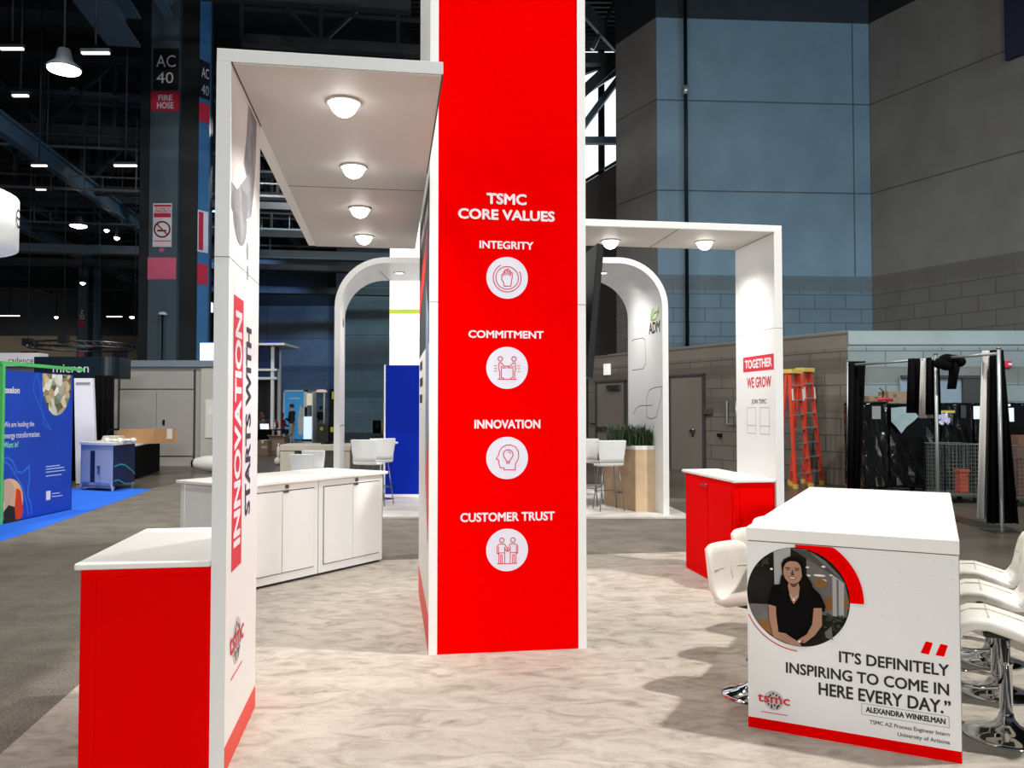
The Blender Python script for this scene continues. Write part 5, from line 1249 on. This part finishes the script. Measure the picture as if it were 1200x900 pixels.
t.part('back_panel', MB().box(xk(270), xk(316), yk + 1.5, yk + 1.6, 1.2, zk(444)), mat('dim_brown_panel', '#3a3230', .7))
p = aty(312, 401, yk); single('blue_case', 'small blue case lying on the white stand roof', 'case', MB().box(xk(307), xk(326), yk + .2, yk + .6, zk(402.5), zk(402.5) + .1), BLUED, (xk(316), yk + .4, zk(402.5)), bevel=.02)
# kiosks
yk2 = 43.0
k2 = lambda px: aty(px, 480, yk2).x; k3 = lambda px: aty(px, 480, yk2 - 2).x; z2 = lambda py: aty(345, py, yk2).z
t = Thing('blue_kiosk', 'light blue backdrop panel in a white frame behind the standing person', 'panel', (k2(346), yk2, 0))
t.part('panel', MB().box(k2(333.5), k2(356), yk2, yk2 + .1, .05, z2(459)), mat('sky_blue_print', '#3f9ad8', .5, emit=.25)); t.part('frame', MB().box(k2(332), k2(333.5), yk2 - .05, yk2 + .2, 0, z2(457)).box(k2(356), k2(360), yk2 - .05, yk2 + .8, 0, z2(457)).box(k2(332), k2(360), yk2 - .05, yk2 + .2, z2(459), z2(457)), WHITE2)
f_ = Flat((0, yk2, 0), (1, 0, 0), (0, 0, 1)); mb = MB(); f_.rect(mb, k2(338), k2(351), z2(467.5), z2(466)); t.part('printed_marks', mb, SIGNW)
mb = MB(); f_.poly(mb, [(k2(350), .3), (k2(355), .3), (k2(356), z2(480)), (k2(352), z2(474)), (k2(349), z2(490))], .01); t.part('printed_picture', mb, PLAQ)
t = Thing('white_kiosk', 'white kiosk with glowing counter and screen right of the blue backdrop', 'kiosk', (k2(366), yk2 - 1, 0))
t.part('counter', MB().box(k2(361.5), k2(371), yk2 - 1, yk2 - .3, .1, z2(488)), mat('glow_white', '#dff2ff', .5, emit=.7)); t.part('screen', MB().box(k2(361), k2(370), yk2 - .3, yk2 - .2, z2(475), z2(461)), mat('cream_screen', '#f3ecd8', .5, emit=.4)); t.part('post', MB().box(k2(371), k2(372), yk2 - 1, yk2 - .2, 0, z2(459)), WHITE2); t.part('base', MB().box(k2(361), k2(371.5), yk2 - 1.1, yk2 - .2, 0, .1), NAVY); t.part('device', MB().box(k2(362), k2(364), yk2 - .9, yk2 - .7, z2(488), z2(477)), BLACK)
t = Thing('dark_kiosk', 'dark tall stand with small green squares beside the arch leg', 'stand', (k3(389), yk2 - 2, 0))
t.part('body', MB().box(k3(386), k3(396), yk2 - 2, yk2 - 1, 0, z2(457)), BLACK)
t.part('green_square', MB().box(k3(387.5), k3(391), yk2 - 2.03, yk2 - 2, z2(505), z2(499.5)), LIME); t.part('green_square', MB().box(k3(389), k3(391), yk2 - 2.03, yk2 - 2, z2(468), z2(460)), LIME)
t = Thing('low_counter', 'low dark counter with a pale round mark before the far standing person', 'counter', (k3(377), yk2 - 2, 0))
t.part('body', MB().box(k3(372), k3(385), yk2 - 2, yk2 - 1.2, 0, z2(496)), mat('dark_brown_panel', '#3b332c', .6)); t.part('round_mark', MB().cyl((k3(377), yk2 - 2.02, z2(501.5)), (k3(377), yk2 - 2, z2(501.5)), .09), GREENI)
t = Thing('hanging_shade', 'small pinkish shade lamp left of the dark stand', 'lamp', (k2(379.5), yk2 - .6, z2(460)))
t.part('shade', MB().lathe([(.32, 0), (.25, .12), (.1, .15)], (k2(379.5), yk2 - .6, z2(460)), 16), mat('pink_shade', '#e8cfc8', .5, emit=.4)); t.part('pole', MB().cyl((k2(383), yk2 - .6, 0), (k2(383), yk2 - .6, z2(458)), .05, n=8), PLAQ)

def person(name_label, x, y, face, pose, top, low, hair, long_hair=False, h=1.75, z0=0.0):
    """one continuous skinned body; the person looks along +x before turning by `face`"""
    k = h / 1.75
    if pose == 'stand':
        J = [((0, 0, .95), .15), ((.01, 0, 1.2), .145), ((.0, 0, 1.40), .13), ((.01, 0, 1.50), .058), ((.03, 0, 1.60), .095), ((.03, 0, 1.68), .092),
             ((0, .18, 1.40), .068), ((.03, .22, 1.13), .05), ((.22, .12, 1.10), .04), ((.30, .07, 1.14), .035),
             ((0, -.18, 1.40), .068), ((.02, -.22, 1.13), .05), ((.20, -.14, 1.05), .04), ((.28, -.09, 1.06), .035),
             ((.0, .09, .86), .105), ((.03, .1, .48), .07), ((-.01, .1, .08), .05), ((.14, .11, .04), .042),
             ((.0, -.09, .86), .105), ((.01, -.1, .48), .07), ((-.03, -.1, .08), .05), ((.12, -.11, .04), .042)]
        E_ = [(0, 1), (1, 2), (2, 3), (3, 4), (4, 5), (2, 6), (6, 7), (7, 8), (8, 9), (2, 10), (10, 11), (11, 12), (12, 13), (0, 14), (14, 15), (15, 16), (16, 17), (0, 18), (18, 19), (19, 20), (20, 21)]
        wz, hz = .96, 1.47; head = (.03, 0, 1.66)
    else:
        J = [((0, 0, .58), .16), ((-.01, 0, .82), .145), ((.02, 0, 1.02), .13), ((.05, 0, 1.12), .056), ((.08, 0, 1.22), .095), ((.08, 0, 1.30), .092),
             ((.02, .18, 1.02), .066), ((.1, .23, .80), .05), ((.30, .14, .80), .04), ((.38, .09, .82), .035),
             ((.02, -.18, 1.02), .066), ((.1, -.23, .80), .05), ((.30, -.14, .80), .04), ((.38, -.09, .82), .035),
             ((.1, .1, .55), .105), ((.46, .11, .52), .075), ((.42, .11, .10), .05), ((.56, .12, .04), .042),
             ((.1, -.1, .55), .105), ((.46, -.11, .52), .075), ((.42, -.11, .10), .05), ((.56, -.12, .04), .042)]
        E_ = [(0, 1), (1, 2), (2, 3), (3, 4), (4, 5), (2, 6), (6, 7), (7, 8), (8, 9), (2, 10), (10, 11), (11, 12), (12, 13), (0, 14), (14, 15), (15, 16), (16, 17), (0, 18), (18, 19), (19, 20), (20, 21)]
        wz, hz = .62, 1.09; head = (.08, 0, 1.28)
    me = bpy.data.meshes.new('person_rig'); me.from_pydata([tuple(c * k for c in p) for p, r in J], E_, [])
    ob = bpy.data.objects.new('person_rig', me); COL.objects.link(ob)
    ob.modifiers.new('s', 'SKIN'); sub_ = ob.modifiers.new('b', 'SUBSURF'); sub_.levels = 1
    for v, (p, r) in zip(me.skin_vertices[0].data, J): v.radius = (r * k, r * k)
    me.skin_vertices[0].data[0].use_root = True
    dg = bpy.context.evaluated_depsgraph_get(); dg.update(); bme = bpy.data.meshes.new_from_object(ob.evaluated_get(dg)); bpy.data.objects.remove(ob)
    bme.name = 'person'; bme.materials.clear()
    for m_ in (top, low, SKIN, BLACK): bme.materials.append(m_)
    for p_ in bme.polygons:
        c_ = p_.center / k; p_.use_smooth = True
        hand = (c_.x > .27 and (1.0 < c_.z < 1.2) and pose == 'stand') or (pose != 'stand' and c_.x > .33 and c_.z > .76)
        p_.material_index = 2 if (c_.z > hz or hand) else 3 if c_.z < .09 else 1 if (c_.z < wz or (pose != 'stand' and c_.z < .68 and c_.x > .05)) else 0
    o = bpy.data.objects.new('person', bme); COL.objects.link(o); o.location = (x, y, z0); o.rotation_euler = (0, 0, face)
    o['label'] = name_label; o['category'] = 'person'; o['kind'] = 'thing'
    hx, hy, hz2 = head
    m = MB().sphere(((hx - .025) * k, 0, (hz2 + .035) * k), .105 * k, .1 * k, .1 * k, 14)
    if long_hair: m.sphere(((hx - .06) * k, 0, (hz2 - .1) * k), .075 * k, .11 * k, .19 * k, 14)
    link('hair', m.mesh('hair', hair), o)
    m = MB().sphere(((hx + .1) * k, 0, (hz2 - .02) * k), .018 * k, .014 * k, .022 * k, 8)
    for s_ in (1, -1): m.sphere((hx * k, s_ * .095 * k, (hz2 - .01) * k), .016 * k, .012 * k, .03 * k, 8)
    link('face_features', m.mesh('face_features', SKIN), o)
    return o
yp = 38.0
person('person standing in a black sweater and pale patterned trousers, turned left', aty(342, 500, yp).x, yp, R(170), 'stand', CLK, CLP, HAIRD, h=1.84)
person('seated person with dark hair and red top at the black table', aty(319, 500, 37).x, 37.0, R(100), 'sit', CLR, CLN, HAIRD, h=1.8)
person('seated person with long auburn hair left of the standing person', aty(327.5, 500, 38).x, 38.2, R(60), 'sit', CLR, CLK, HAIRR, True, h=1.85)
person('seated person with brown hair and grey top just right of the white post', aty(305.5, 500, 36.2).x, 36.2, R(70), 'sit', CLG, CLK, HAIRB, True, h=1.85)
person('seated person mostly hidden behind the white post edge', aty(299, 500, 37.6).x, 37.8, R(60), 'sit', CLG, CLN, HAIRB, h=1.85)
person('person in navy standing farther back beside the low dark counter', aty(376, 490, 46).x, 46.0, R(80), 'stand', CLN, CLP, HAIRD, h=1.75)
# their table, boxes, chairs
a, b = aty(290, 503, 35.0), aty(332, 503, 35.0)
t = Thing('black_table', 'black table before the seated group', 'table', ((a.x + b.x) / 2, 35.3, 0))
t.part('tabletop', MB().box(a.x, b.x, 35, 35.8, .72, .76), BLACK); t.part('skirt', MB().box(a.x + .05, b.x - .5, 35.02, 35.08, .02, .72), BFAB)
for x in (a.x + .1, b.x - .1):
    for y in (35.1, 35.7): t.part('leg', MB().box(x - .03, x + .03, y - .03, y + .03, 0, .72), STEEL)
p = aty(311, 493.5, 35.3); t = Thing('laptop', 'small glowing laptop on the black table', 'laptop', (p.x, 35.3, .76))
t.part('base', MB().box(p.x - .18, p.x + .18, 35.2, 35.45, .76, .78), BLACK); t.part('display', MB().prism([(p.x - .18, 35.2, .78), (p.x + .18, 35.2, .78), (p.x + .18, 35.14, 1.0), (p.x - .18, 35.14, 1.0)], (0, .012, 0)), LAMPS)
p = aty(322, 493, 35.3); t = Thing('table_bottle', 'small pale bottle on the black table', 'bottle', (p.x, 35.3, .76)); t.part('body', MB().lathe([(.05, 0), (.05, .17), (.02, .24), (.02, .27)], (p.x, 35.3, .76), 12), mat('pale_green_plastic', '#cfe0cf', .3)); t.part('cap', MB().cyl((p.x, 35.3, 1.03), (p.x, 35.3, 1.06), .022), WHITE2)
def carton(label, px0, px1, pyb, pyt, y, mt, open_=False):
    a, b = aty(px0, pyb, y), aty(px1, pyt, y); h_ = b.z
    t = Thing('cardboard_box', label, 'box', ((a.x + b.x) / 2, y + .25, 0))
    m = MB().box(a.x, b.x, y, y + .5, 0, h_); t.part('body', m, mt, bevel=.008)
    if open_:
        t.part('flap', MB().prism([(a.x, y, h_), (b.x, y, h_), (b.x, y - .2, h_ + .05), (a.x, y - .2, h_ + .05)], (0, 0, .015)), CARD); t.part('flap', MB().prism([(b.x, y, h_), (b.x, y + .5, h_), (b.x + .2, y + .5, h_ + .08), (b.x + .2, y, h_ + .08)], (0, 0, .015)), CARD)
    else:
        t.part('tape', MB().box((a.x + b.x) / 2 - .04, (a.x + b.x) / 2 + .04, y - .004, y + .504, h_ - .1, h_ + .003), PLAQ); t.part('printed_mark', MB().box(a.x + .15, a.x + .35, y - .005, y, h_ * .5, h_ * .65), GREYL)
carton('smaller closed carton left of the open carton on the floor', 301, 314, 532, 516, 28.5, CARD2)
carton('open carton with flaps on the floor behind the slab table', 315, 333, 530, 512, 29.5, CARD2, True)
p = aty(325, 548, 24); t = Thing('wrapped_bag', 'crumpled white bag on the floor left of the slab table', 'bag', (p.x, 24, 0)); t.part('bag', MB().sphere((p.x, 24, .12), .1, .1, .12, 12).sphere((p.x + .03, 24, .38), .06, .06, .2, 10), PLAQ); t.part('knot', MB().sphere((p.x + .03, 24, .6), .03, .03, .05, 8), PLAQ)

# ================================================================== RIGHT: ladders, pipe and drape, crates, carts
def ladder(px, y, ang, h, label, spread=.34, w=.52):
    p = aty(px, 500, y); fr = Frame(ang, (p.x, y))
    L = Thing('step_ladder', label, 'ladder', (0, 0, 0), fr, 'orange step ladders by the block wall')
    tw = .30
    for s_ in (-1, 1):
        L.part('front_rail', MB().prism([(s_ * w / 2 - .02, -.09 - spread / 2, 0), (s_ * w / 2 + .02, -.09 - spread / 2, 0), (s_ * tw / 2 + .02, -.06, h - .06), (s_ * tw / 2 - .02, -.06, h - .06)], (0, .075, 0)), ORANGE)
        L.part('rear_rail', MB().prism([(s_ * w / 2 * .9 - .02, .03 + spread / 2, 0), (s_ * w / 2 * .9 + .02, .03 + spread / 2, 0), (s_ * tw / 2 + .02, .02, h - .06), (s_ * tw / 2 - .02, .02, h - .06)], (0, .06, 0)), ORANGE)
        for yy, q in ((-.09 - spread / 2, 1), (.03 + spread / 2, .9)): L.part('foot', MB().box(s_ * w / 2 * q - .03, s_ * w / 2 * q + .03, yy - .01, yy + .085, 0, .09), YELLOW)
        L.part('sticker', MB().prism([(s_ * (tw / 2 + .03) - .018, -.118, h * .74), (s_ * (tw / 2 + .03) + .018, -.118, h * .74), (s_ * (tw / 2 + .025) + .018, -.1, h * .84), (s_ * (tw / 2 + .025) - .018, -.1, h * .84)], (0, -.012, 0)), PLAQ)
    n = int(h / .3)
    for k in range(1, n):
        z = k * h / n; f = 1 - z / h; ww = tw + (w - tw) * f - .03
        L.part('step', MB().box(-ww / 2, ww / 2, -.08 - spread / 2 * f, .0 - spread / 2 * f, z - .025, z + .005), ALU)
        if k % 2: L.part('rear_bar', MB().cyl((-ww / 2 * .95, .06 + spread / 2 * f, z), (ww / 2 * .95, .06 + spread / 2 * f, z), .012, n=6), ALU)
    L.part('top_cap', MB().box(-tw / 2 - .05, tw / 2 + .05, -.11, .12, h - .07, h + .02), YELLOW, bevel=.01)
ladder(930, 17.3, R(35), 2.46, 'orange step ladder closer to the white portal post')
ladder(944, 17.9, R(35), 2.52, 'orange step ladder standing on the right, nearer the black curtain')
# pipe and drape
ZP = 2.46
P1, P2_, P3 = aty(994, 450, 14.1), aty(1097, 450, 12.3), aty(1171, 450, 11.1)
P1, P2_, P3 = [Vector((p.x, p.y, 0)) for p in (P1, P2_, P3)]
for p, lb in ((P1, 'leftmost silver drape post, beside the black curtain'), (P2_, 'silver drape post in the middle, above the long table'), (P3, 'nearest silver drape post, standing by white and black curtains')):
    t = Thing('drape_post', lb, 'post', p); t.part('pole', MB().cyl((p.x, p.y, .0), (p.x, p.y, ZP), .026), ALU); t.part('base_plate', MB().box(p.x - .2, p.x + .2, p.y - .2, p.y + .2, 0, .012), STEEL); t.part('cap', MB().cyl((p.x, p.y, ZP), (p.x, p.y, ZP + .02), .03), STEEL)
for a, b, lb in ((P1, P2_, 'silver drape rail from left post to middle post'), (P2_, P3, 'silver drape rail from middle post to nearest post')):
    single('drape_rail', lb, 'rail', MB().cyl((a.x, a.y, ZP - .06), (b.x, b.y, ZP - .06), .022), ALU, (a.x, a.y, ZP - .06))
def drape4(name, label, xb0, xb1, xt0, xt1, y, z0, z1, mt, amp, folds):
    X = [aty(q, 480, y).x for q in (xb0, xb1, xt0, xt1)]
    return drape(name, label, X[0], X[1], y, z0, z1, mt, amp, folds, (X[3] - X[2]) / (X[1] - X[0]), lean=(X[2] + X[3] - X[0] - X[1]) / 2)
drape4('black_curtain', 'long black curtain hanging at the left end of the drape rail', 992, 1007, 995.5, 1015, 13.95, .25, ZP + .0, BFAB, .035, 3)
drape4('white_curtain', 'long white curtain hanging beside the nearest drape post', 1143, 1158, 1153, 1164, 11.4, .13, ZP + .0, WFAB, .03, 2)
drape4('black_curtain', 'long black curtain flaring behind the nearest drape post', 1156, 1190, 1163, 1176, 11.28, .08, ZP + .0, BFAB, .05, 5)
def swag(name, label, px0, px1, py0, py1, y, mt, folds=3, top=.6):
    a, b = aty(px0, py1, y), aty(px1, py0, y)
    return drape(name, label, a.x, b.x, y, a.z, b.z, mt, .05, folds, top, cat='cloth')
swag('draped_cloth', 'black cloth bundle hung over the rail left of the middle post', 1063, 1086, 420, 484, 12.62, BFAB, 3, .75)
swag('draped_cloth', 'white cloth strip hung between two black cloths on the rail', 1078, 1092, 420, 490, 12.5, WFAB, 2, .6)
swag('draped_cloth', 'black cloth hung over the rail just before the middle post', 1086, 1101, 419, 486, 12.38, BFAB, 3, .8)
a = aty(1100, 418, 12.1); m = MB()
yb = 12.05
def blob(px, py, rx, rz, y=12.05):
    p = aty(px, py, y); m.sphere((p.x, y, p.z), rx, .1, rz, 14)
for q_ in ((1103, 426, .12, .08), (1110, 421, .12, .08), (1117, 421, .13, .07), (1124, 424, .09, .08), (1109, 428, .1, .08)): blob(*q_)
p, q_ = aty(1111, 456, yb), aty(1121, 422, yb)
rings = []
for z, x0_, x1_ in ((p.z, aty(1111, 456, yb).x, aty(1119, 456, yb).x), ((p.z + q_.z) / 2, aty(1113, 440, yb).x, aty(1122, 440, yb).x), (q_.z, aty(1112, 424, yb).x, aty(1126, 424, yb).x)):
    r1 = []
    for k in range(16):
        t_ = 2 * pi * k / 16; r1.append(((x0_ + x1_) / 2 + (x1_ - x0_) / 2 * cos(t_), yb + .07 * sin(t_) + .02 * cos(5 * t_), z))
    rings.append(r1)
m.loft(rings); single('draped_cloth', 'black cloth bundled over the rail right of the middle post', 'cloth', m, BFAB, (q_.x, yb, p.z))

# crates in stretch wrap (on casters)
ywr = 15.6
def wrapped(label, px0, px1, pyt, y, d, seed, papers=()):
    a, b = aty(px0, 500, y), aty(px1, 500, y); zt = aty(px0, pyt, y).z; r_ = random.Random(seed)
    t = Thing('wrapped_crate', label, 'crate', ((a.x + b.x) / 2, y + d / 2, 0))
    bm = bmesh.new(); bmesh.ops.create_cube(bm, size=1)
    bmesh.ops.bevel(bm, geom=bm.edges[:], offset=.03, segments=1, affect='EDGES'); bmesh.ops.subdivide_edges(bm, edges=bm.edges[:], cuts=7, use_grid_fill=True)
    for v in bm.verts:
        v.co = Vector((v.co.x * (b.x - a.x), v.co.y * d, v.co.z * (zt - .14))) + Vector(((0), 0, (zt + .14) / 2)); v.co += Vector((r_.uniform(-.016, .016), r_.uniform(-.016, .016), r_.uniform(-.008, .008)))
    me = bpy.data.meshes.new('load'); bm.to_mesh(me); bm.free(); me.materials.append(WRAP)
    link('load', me, t.o)
    for sx in (a.x + .12, b.x - .12):
        for sy in (y + .1, y + d - .1):
            c_ = t.part('caster', MB().cyl((sx - .025, sy, .07), (sx + .025, sy, .07), .065, n=14), STLD)
            t.part('caster_fork', MB().box(sx - .04, sx + .04, sy - .03, sy + .03, .11, .16), STEEL, c_)
    for (x0, x1, y0, y1, mt) in papers:
        p, q = aty(x0, y1, y - .03), aty(x1, y0, y - .03); t.part('label_sheet', MB().box(p.x, q.x, y - .032, y - .026, p.z, q.z), mt)
    return t, zt
YEL2 = mat('yellow_tape', '#c9b24a', .5); GL = mat('grey_sheet', '#8f9394', .6)
w1, zw = wrapped('black wrapped crate on casters at left under cardboard boxes', 1012, 1040, 471, 15.5, .9, 1, ((1022, 1032, 476, 491, GL),))
w2, zw2 = wrapped('wide black stretch wrapped crate with white sheet, behind middle drape post', 1041, 1102, 473, 15.7, 1.0, 2, ((1055, 1066, 487, 497, SIGNW), (1052, 1066, 480, 487, YEL2)))
w3, zw3 = wrapped('black wrapped crate with yellow tape, between middle post and white curtain', 1102.5, 1140, 472, 15.9, 1.0, 3, ((1103, 1119, 481, 484, YEL2), (1126, 1132, 475, 490, mat('dark_sheet', '#33343a', .6))))
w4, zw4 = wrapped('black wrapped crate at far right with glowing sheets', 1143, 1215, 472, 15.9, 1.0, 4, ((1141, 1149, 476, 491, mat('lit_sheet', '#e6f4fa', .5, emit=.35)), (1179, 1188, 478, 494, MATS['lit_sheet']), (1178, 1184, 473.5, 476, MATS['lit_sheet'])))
# wrap highlights are real glossy film; a crumpled clear film piece on crate two
p = aty(1105, 491, 15.6); m = MB()
for k in range(14):
    x, z = p.x + rnd.uniform(-.1, .1), p.z + rnd.uniform(-.1, .1); m.add([(x - .05, 15.6, z), (x + .02, 15.56, z + .06), (x + .06, 15.6, z - .02), (x, 15.54, z - .06)], [(0, 1, 3), (1, 2, 3), (0, 2, 1), (0, 3, 2)])
w3.part('film_tuft', m, mat('clear_film', '#b8b8d8', .15))
p = aty(1060, 489, 15.6); m = MB()
pts = [aty(x, y, 15.62) for x, y in ((1044, 478), (1066, 476), (1076, 488), (1070, 494), (1062, 500), (1056, 508), (1050, 500), (1044, 494))]
m.prism([tuple(q) for q in pts], (0, -.012, 0)); w2.part('silver_film', m, mat('silver_film', '#c4dade', .22, .5, bump=1.0, bscale=5))
def crate_box(label, px0, px1, pyb, pyt, y, z):
    a, b = aty(px0, pyb, y), aty(px1, pyt, y); h_ = b.z - a.z
    t = Thing('cardboard_box', label, 'box', ((a.x + b.x) / 2, y + .2, z)); t.part('body', MB().box(a.x, b.x, y, y + .45, z, z + h_), CARD2, bevel=.006); t.part('tape', MB().box(a.x - .002, b.x + .002, y + .2, y + .26, z + h_ - .06, z + h_ + .002), mat('brown_tape', '#6b5340', .5)); t.part('printed_mark', MB().box(a.x + .1, a.x + .16, y - .003, y, z + h_ * .5, z + h_ * .75), INKG)
crate_box('flat cardboard box on top of the left wrapped crate', 1019, 1038, 470, 463, 15.9, zw + .01)
crate_box('taller cardboard box on top of the wide wrapped crate', 1041, 1067, 471, 457, 16.0, zw2 + .01)
p = aty(1036, 469, 15.58); t = Thing('red_clamp', 'red clamp with black handle lying on the left wrapped crate', 'clamp', (p.x, 15.6, zw)); t.part('jaw', MB().tube([(p.x - .1, 15.62, zw + .04), (p.x, 15.6, zw + .06), (p.x + .18, 15.62, zw + .035)], .03, 8), SIGNR); t.part('handle', MB().tube([(p.x - .02, 15.6, zw + .05), (p.x, 15.6, zw + .2), (p.x - .07, 15.6, zw + .26)], .012, 6), BLACK)
# wire carts
def cart(label, px0, px1, pyt, pyb, y, d=.7):
    a, b = aty(px0, pyb, y), aty(px1, pyb, y); z0, z1 = .16, aty(px0, pyt, y).z
    t = Thing('wire_cart', label, 'cart', ((a.x + b.x) / 2, y + d / 2, 0)); x0, x1 = a.x, b.x
    for nm, f_ in (('front_grid', lambda s_, z: (x0 + s_ * (x1 - x0), y, z)), ('rear_grid', lambda s_, z: (x0 + s_ * (x1 - x0), y + d, z)), ('side_grid', lambda s_, z: (x0, y + s_ * d, z)), ('side_grid', lambda s_, z: (x1, y + s_ * d, z))):
        m = MB(); n = max(4, int(((x1 - x0) if 'side' not in nm else d) / .065))
        for k in range(n + 1): m.cyl(f_(k / n, z0), f_(k / n, z1), .005 if k % n else .012, n=4, caps=False)
        k_ = int((z1 - z0) / .065)
        for k in range(k_ + 1): m.cyl(f_(0, z0 + (z1 - z0) * k / k_), f_(1, z0 + (z1 - z0) * k / k_), .005 if 0 < k < k_ else .014, n=4, caps=False)
        t.part(nm, m, WIREM)
    t.part('deck', MB().box(x0, x1, y, y + d, z0 - .03, z0), WIREM)
    for sx in (x0 + .08, x1 - .08):
        for sy in (y + .08, y + d - .08):
            c_ = t.part('caster', MB().cyl((sx - .02, sy, .06), (sx + .02, sy, .06), .058, n=14), STLD); t.part('caster_fork', MB().box(sx - .03, sx + .03, sy - .03, sy + .03, .09, .132), mat('teal_metal', '#5fb0a0', .4), c_)
    return t, (x0, x1, z0, z1)
cart('wire mesh cart holding a red bin, left of the white curtain', 1108, 1152, 521, 571, 14.3)
cart('wire mesh cart at the right frame edge beyond the black curtain', 1181, 1222, 522, 574, 13.8)
p = aty(1127, 567, 14.6); t = Thing('red_bin', 'small red plastic bin inside the left wire cart', 'bin', (p.x, 14.6, .16))
t.part('body', MB().prism([(p.x - .075, 14.5, .165), (p.x + .075, 14.5, .165), (p.x + .075, 14.7, .165), (p.x - .075, 14.7, .165)], (0, 0, .36)), BINR, bevel=.01); t.part('lid', MB().box(p.x - .09, p.x + .09, 14.48, 14.72, .525, .575), BINR, bevel=.008)
a, b = aty(1184, 521, 14.2), aty(1201, 510, 14.2)
t = Thing('brown_crates', 'brown brick coloured packet pile in the right wire cart', 'packet', (a.x + .2, 14.2, .165))
t.part('carton', MB().box(a.x, a.x + .5, 14.0, 14.35, .165, a.z - .0), mat('brown_carton', '#6b4a3c', .7), bevel=.005); t.part('carton', MB().box(a.x + .02, a.x + .48, 14.0, 14.35, a.z + .003, b.z), MATS['brown_carton'], bevel=.005)
